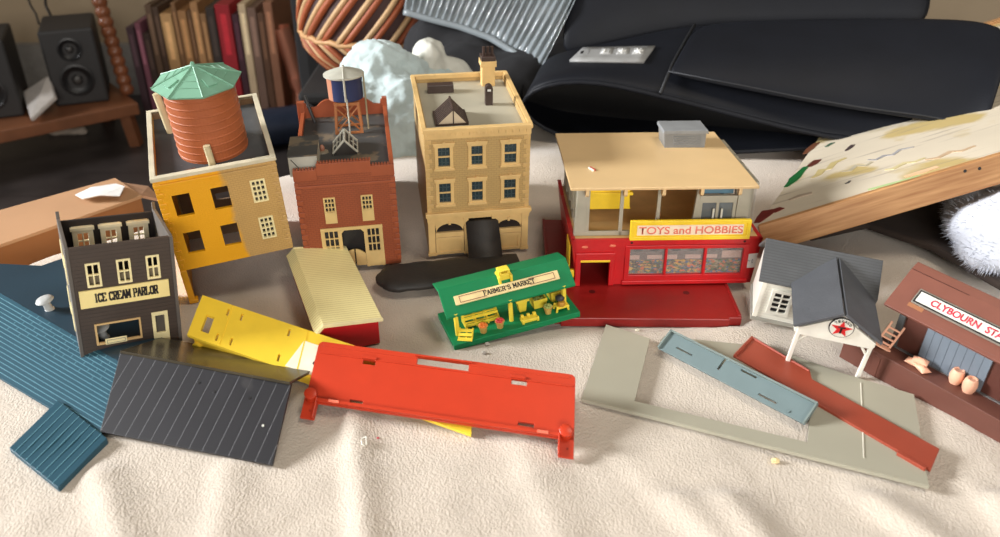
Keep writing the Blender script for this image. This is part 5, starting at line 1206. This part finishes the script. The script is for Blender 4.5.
def garment():
    t = thing('black_garment', (0, 0, 0), (0, 0, 0), 'black padded garment with a grey button tag and an open lower hem', 'garment')
    m = mat('black_nylon', (18, 20, 26), .55, .10, 25, bump=.15, bscale=300, spec=.22); ml = mat('black_lining', (16, 16, 17), .8, .1, 60, bump=.3, bscale=700)
    def row(L): return [PY(*q) for q in L]
    hem = [(523, 103, 104), (530, 91, 103), (560, 81, 102), (600, 82, 101), (640, 91, 100), (690, 103, 99), (760, 121, 97), (830, 138, 95), (880, 141, 93), (912, 131, 92)]
    seam = [(536, 72, 113), (548, 52, 114), (585, 45, 114), (615, 39, 114), (650, 30, 114), (694, 21, 114), (760, 22, 112), (830, 20, 110), (890, 18, 108), (935, 17, 106)]
    mid = [((a[0] + b[0]) / 2, (a[1] + b[1]) / 2, (a[2] + b[2]) / 2 - 2.5) for a, b in zip(hem, seam)]
    low = [(524, 107, 103.5), (530, 121, 103), (560, 137, 101.5), (600, 147, 99), (640, 152, 97.6), (690, 154, 97), (760, 151, 97), (830, 147, 96), (880, 143, 94), (912, 133, 93)]
    bandrows = [row(seam), row(mid), row([(a[0], a[1] - 6, a[2] + .1) for a in hem]), row(hem)]
    mb = MB(); mb.grid(bandrows); o = mb.build('front_band', m, t, smooth='all'); solidify(o, .5, 1); subsurf(o, 2)
    mb = MB(); mb.grid([row(hem), row([((a[0] + b[0]) / 2, (a[1] * .6 + b[1] * .4), a[2] + 9) for a, b in zip(hem, low)]), row([((a[0] + b[0]) / 2, (a[1] * .3 + b[1] * .7), a[2] + 10) for a, b in zip(hem, low)]), row(low)])
    o = mb.build('lining', ml, t, smooth='all'); subsurf(o, 2)
    mb = MB(); mb.grid([row(low), [p + Vector((0, 2, -.3)) for p in row(low)], [p + Vector((0, 12, .3)) for p in row(low)]]); o = mb.build('under_band', m, t, smooth='all'); subsurf(o, 2)
    mb = MB(); hp = row(hem); mb.tube([hp[0].lerp(row(low)[0], .5)] + hp, .38, 8); o = mb.build('hem_piping', m, t, smooth='all'); subsurf(o, 1)
    mb = MB(); mb.tube([hp[0].lerp(row(low)[0], .5)] + row(low), .3, 8); o = mb.build('lower_piping', m, t, smooth='all'); subsurf(o, 1)
    top = [(694, 22, 112), (760, 19, 110), (830, 17, 108), (900, 16.5, 105), (960, 17, 102), (992, 21, 99), (1016, 34, 96)]; bot = [(667, 75, 101), (740, 89, 98.5), (800, 101, 96), (860, 111, 94), (920, 119, 91), (976, 129, 87.5), (988, 126, 86.5)]
    mids = [((a[0] * .5 + b[0] * .5), (a[1] + b[1]) / 2, (a[2] + b[2]) / 2 - 2.2) for a, b in zip(top, bot)]
    mb = MB(); mb.grid([row(top), row(mids), row([(a[0], a[1] - 5, a[2]) for a in bot]), row(bot)]); o = mb.build('flap', m, t, smooth='all'); solidify(o, .7, 0); subsurf(o, 2)
    mb = MB(); mb.tube([p + Vector((0, -.55, .2)) for p in row([(a[0], a[1] - 3.5, a[2]) for a in bot])], .12, 6); mb.build('flap_stitching', mat('thread_black', (26, 28, 33), .6), t, smooth='all')
    bk = [(553, 66, 116), (615, 52, 116), (694, 36, 116), (760, 34, 114.5), (830, 32, 112.5), (890, 30, 110.5), (931, 28, 109)]
    up = [(580, -60, 124), (640, -62, 122), (700, -64, 122), (760, -64, 122), (830, -64, 120), (890, -64, 118), (936, -62, 117)]
    mb = MB(); mb.grid([row(bk), row([(a[0] * .55 + b[0] * .45, a[1] * .55 + b[1] * .45, (a[2] + b[2]) / 2 - 2) for a, b in zip(bk, up)]), row(up)]); o = mb.build('back_panel', m, t, smooth='all'); solidify(o, 1.2, 0); subsurf(o, 2)
    mb = MB(); mb.tube([p + Vector((0, -.35, .1)) for p in row([(694, 25, 112.5), (684, 42, 108.5), (672, 64, 103.3), (660, 93, 98.6)])], .22, 6); mb.build('side_seam', mat('seam_black', (20, 21, 24), .6), t, smooth='all')
    from mathutils.bvhtree import BVHTree
    dg = bpy.context.evaluated_depsgraph_get(); dg.update(); bo = [c for c in t.children if c.name.startswith('front_band')][0]
    bv = BVHTree.FromObject(bo, dg)
    def hit(px, py):
        d = _ray(px, py).normalized(); h = bv.ray_cast(Vector((0, 0, CZ * S)), d)[0]
        return (h / S - d * .25) if h else PY(px, py, 107)
    def patch(P4, nm, mm, par, lift, th, n=8):
        a, b, c, d = P4; rows = []
        for j in range(5):
            v = j / 4; rows.append([hit(*( (Vector(a).lerp(Vector(b), i / n)).lerp(Vector(d).lerp(Vector(c), i / n), v))) + Vector((0, -.8, .6)) * lift for i in range(n + 1)])
        mb = MB(); mb.grid(rows); o = mb.build(nm, mm, par, smooth='all'); solidify(o, th, 0); return o
    tg = patch(((583, 48.5), (655, 47), (643.5, 63), (569.5, 61.5)), 'control_tag', mat('tag_grey', (140, 140, 138), .5), t, .1, .3)
    pat = mat('button_grey', (158, 158, 155), .5); inkw = mat('tag_white', (230, 230, 226), .5)
    for x in (601, 617, 633): patch(((x + 1, 49.5), (x + 12, 49.3), (x + 10, 55), (x - 1.5, 55)), 'button', pat, tg, .3, .2, 3)
    for q in (((604, 50.5), (606.5, 50.5), (603.5, 54), (601, 54)), ((618, 51.6), (626, 51.5), (625.6, 52.8), (617.6, 52.9)), ((621.5, 49.8), (623.2, 49.8), (621.8, 54.6), (620, 54.6)), ((634, 51.6), (643, 51.5), (642.6, 52.6), (633.6, 52.7)), ((636, 49.8), (638, 49.8), (640.5, 54.6), (638.5, 54.6)), ((640.5, 49.8), (642, 49.8), (636.8, 54.6), (635, 54.6))): patch(q, 'button_symbol', inkw, tg, .45, .12, 2)
    patch(((581, 52.2), (584, 51.8), (582.5, 54.6), (579.8, 54.8)), 'tag_hole', M['black'], tg, .3, .1, 2)
    patch(((589, 51), (590, 51), (588, 55), (587, 55)), 'tag_mark', mat('tag_mark', (120, 120, 120), .5), tg, .3, .1, 2)
    for (x, y) in ((545, 92),): pass
garment()
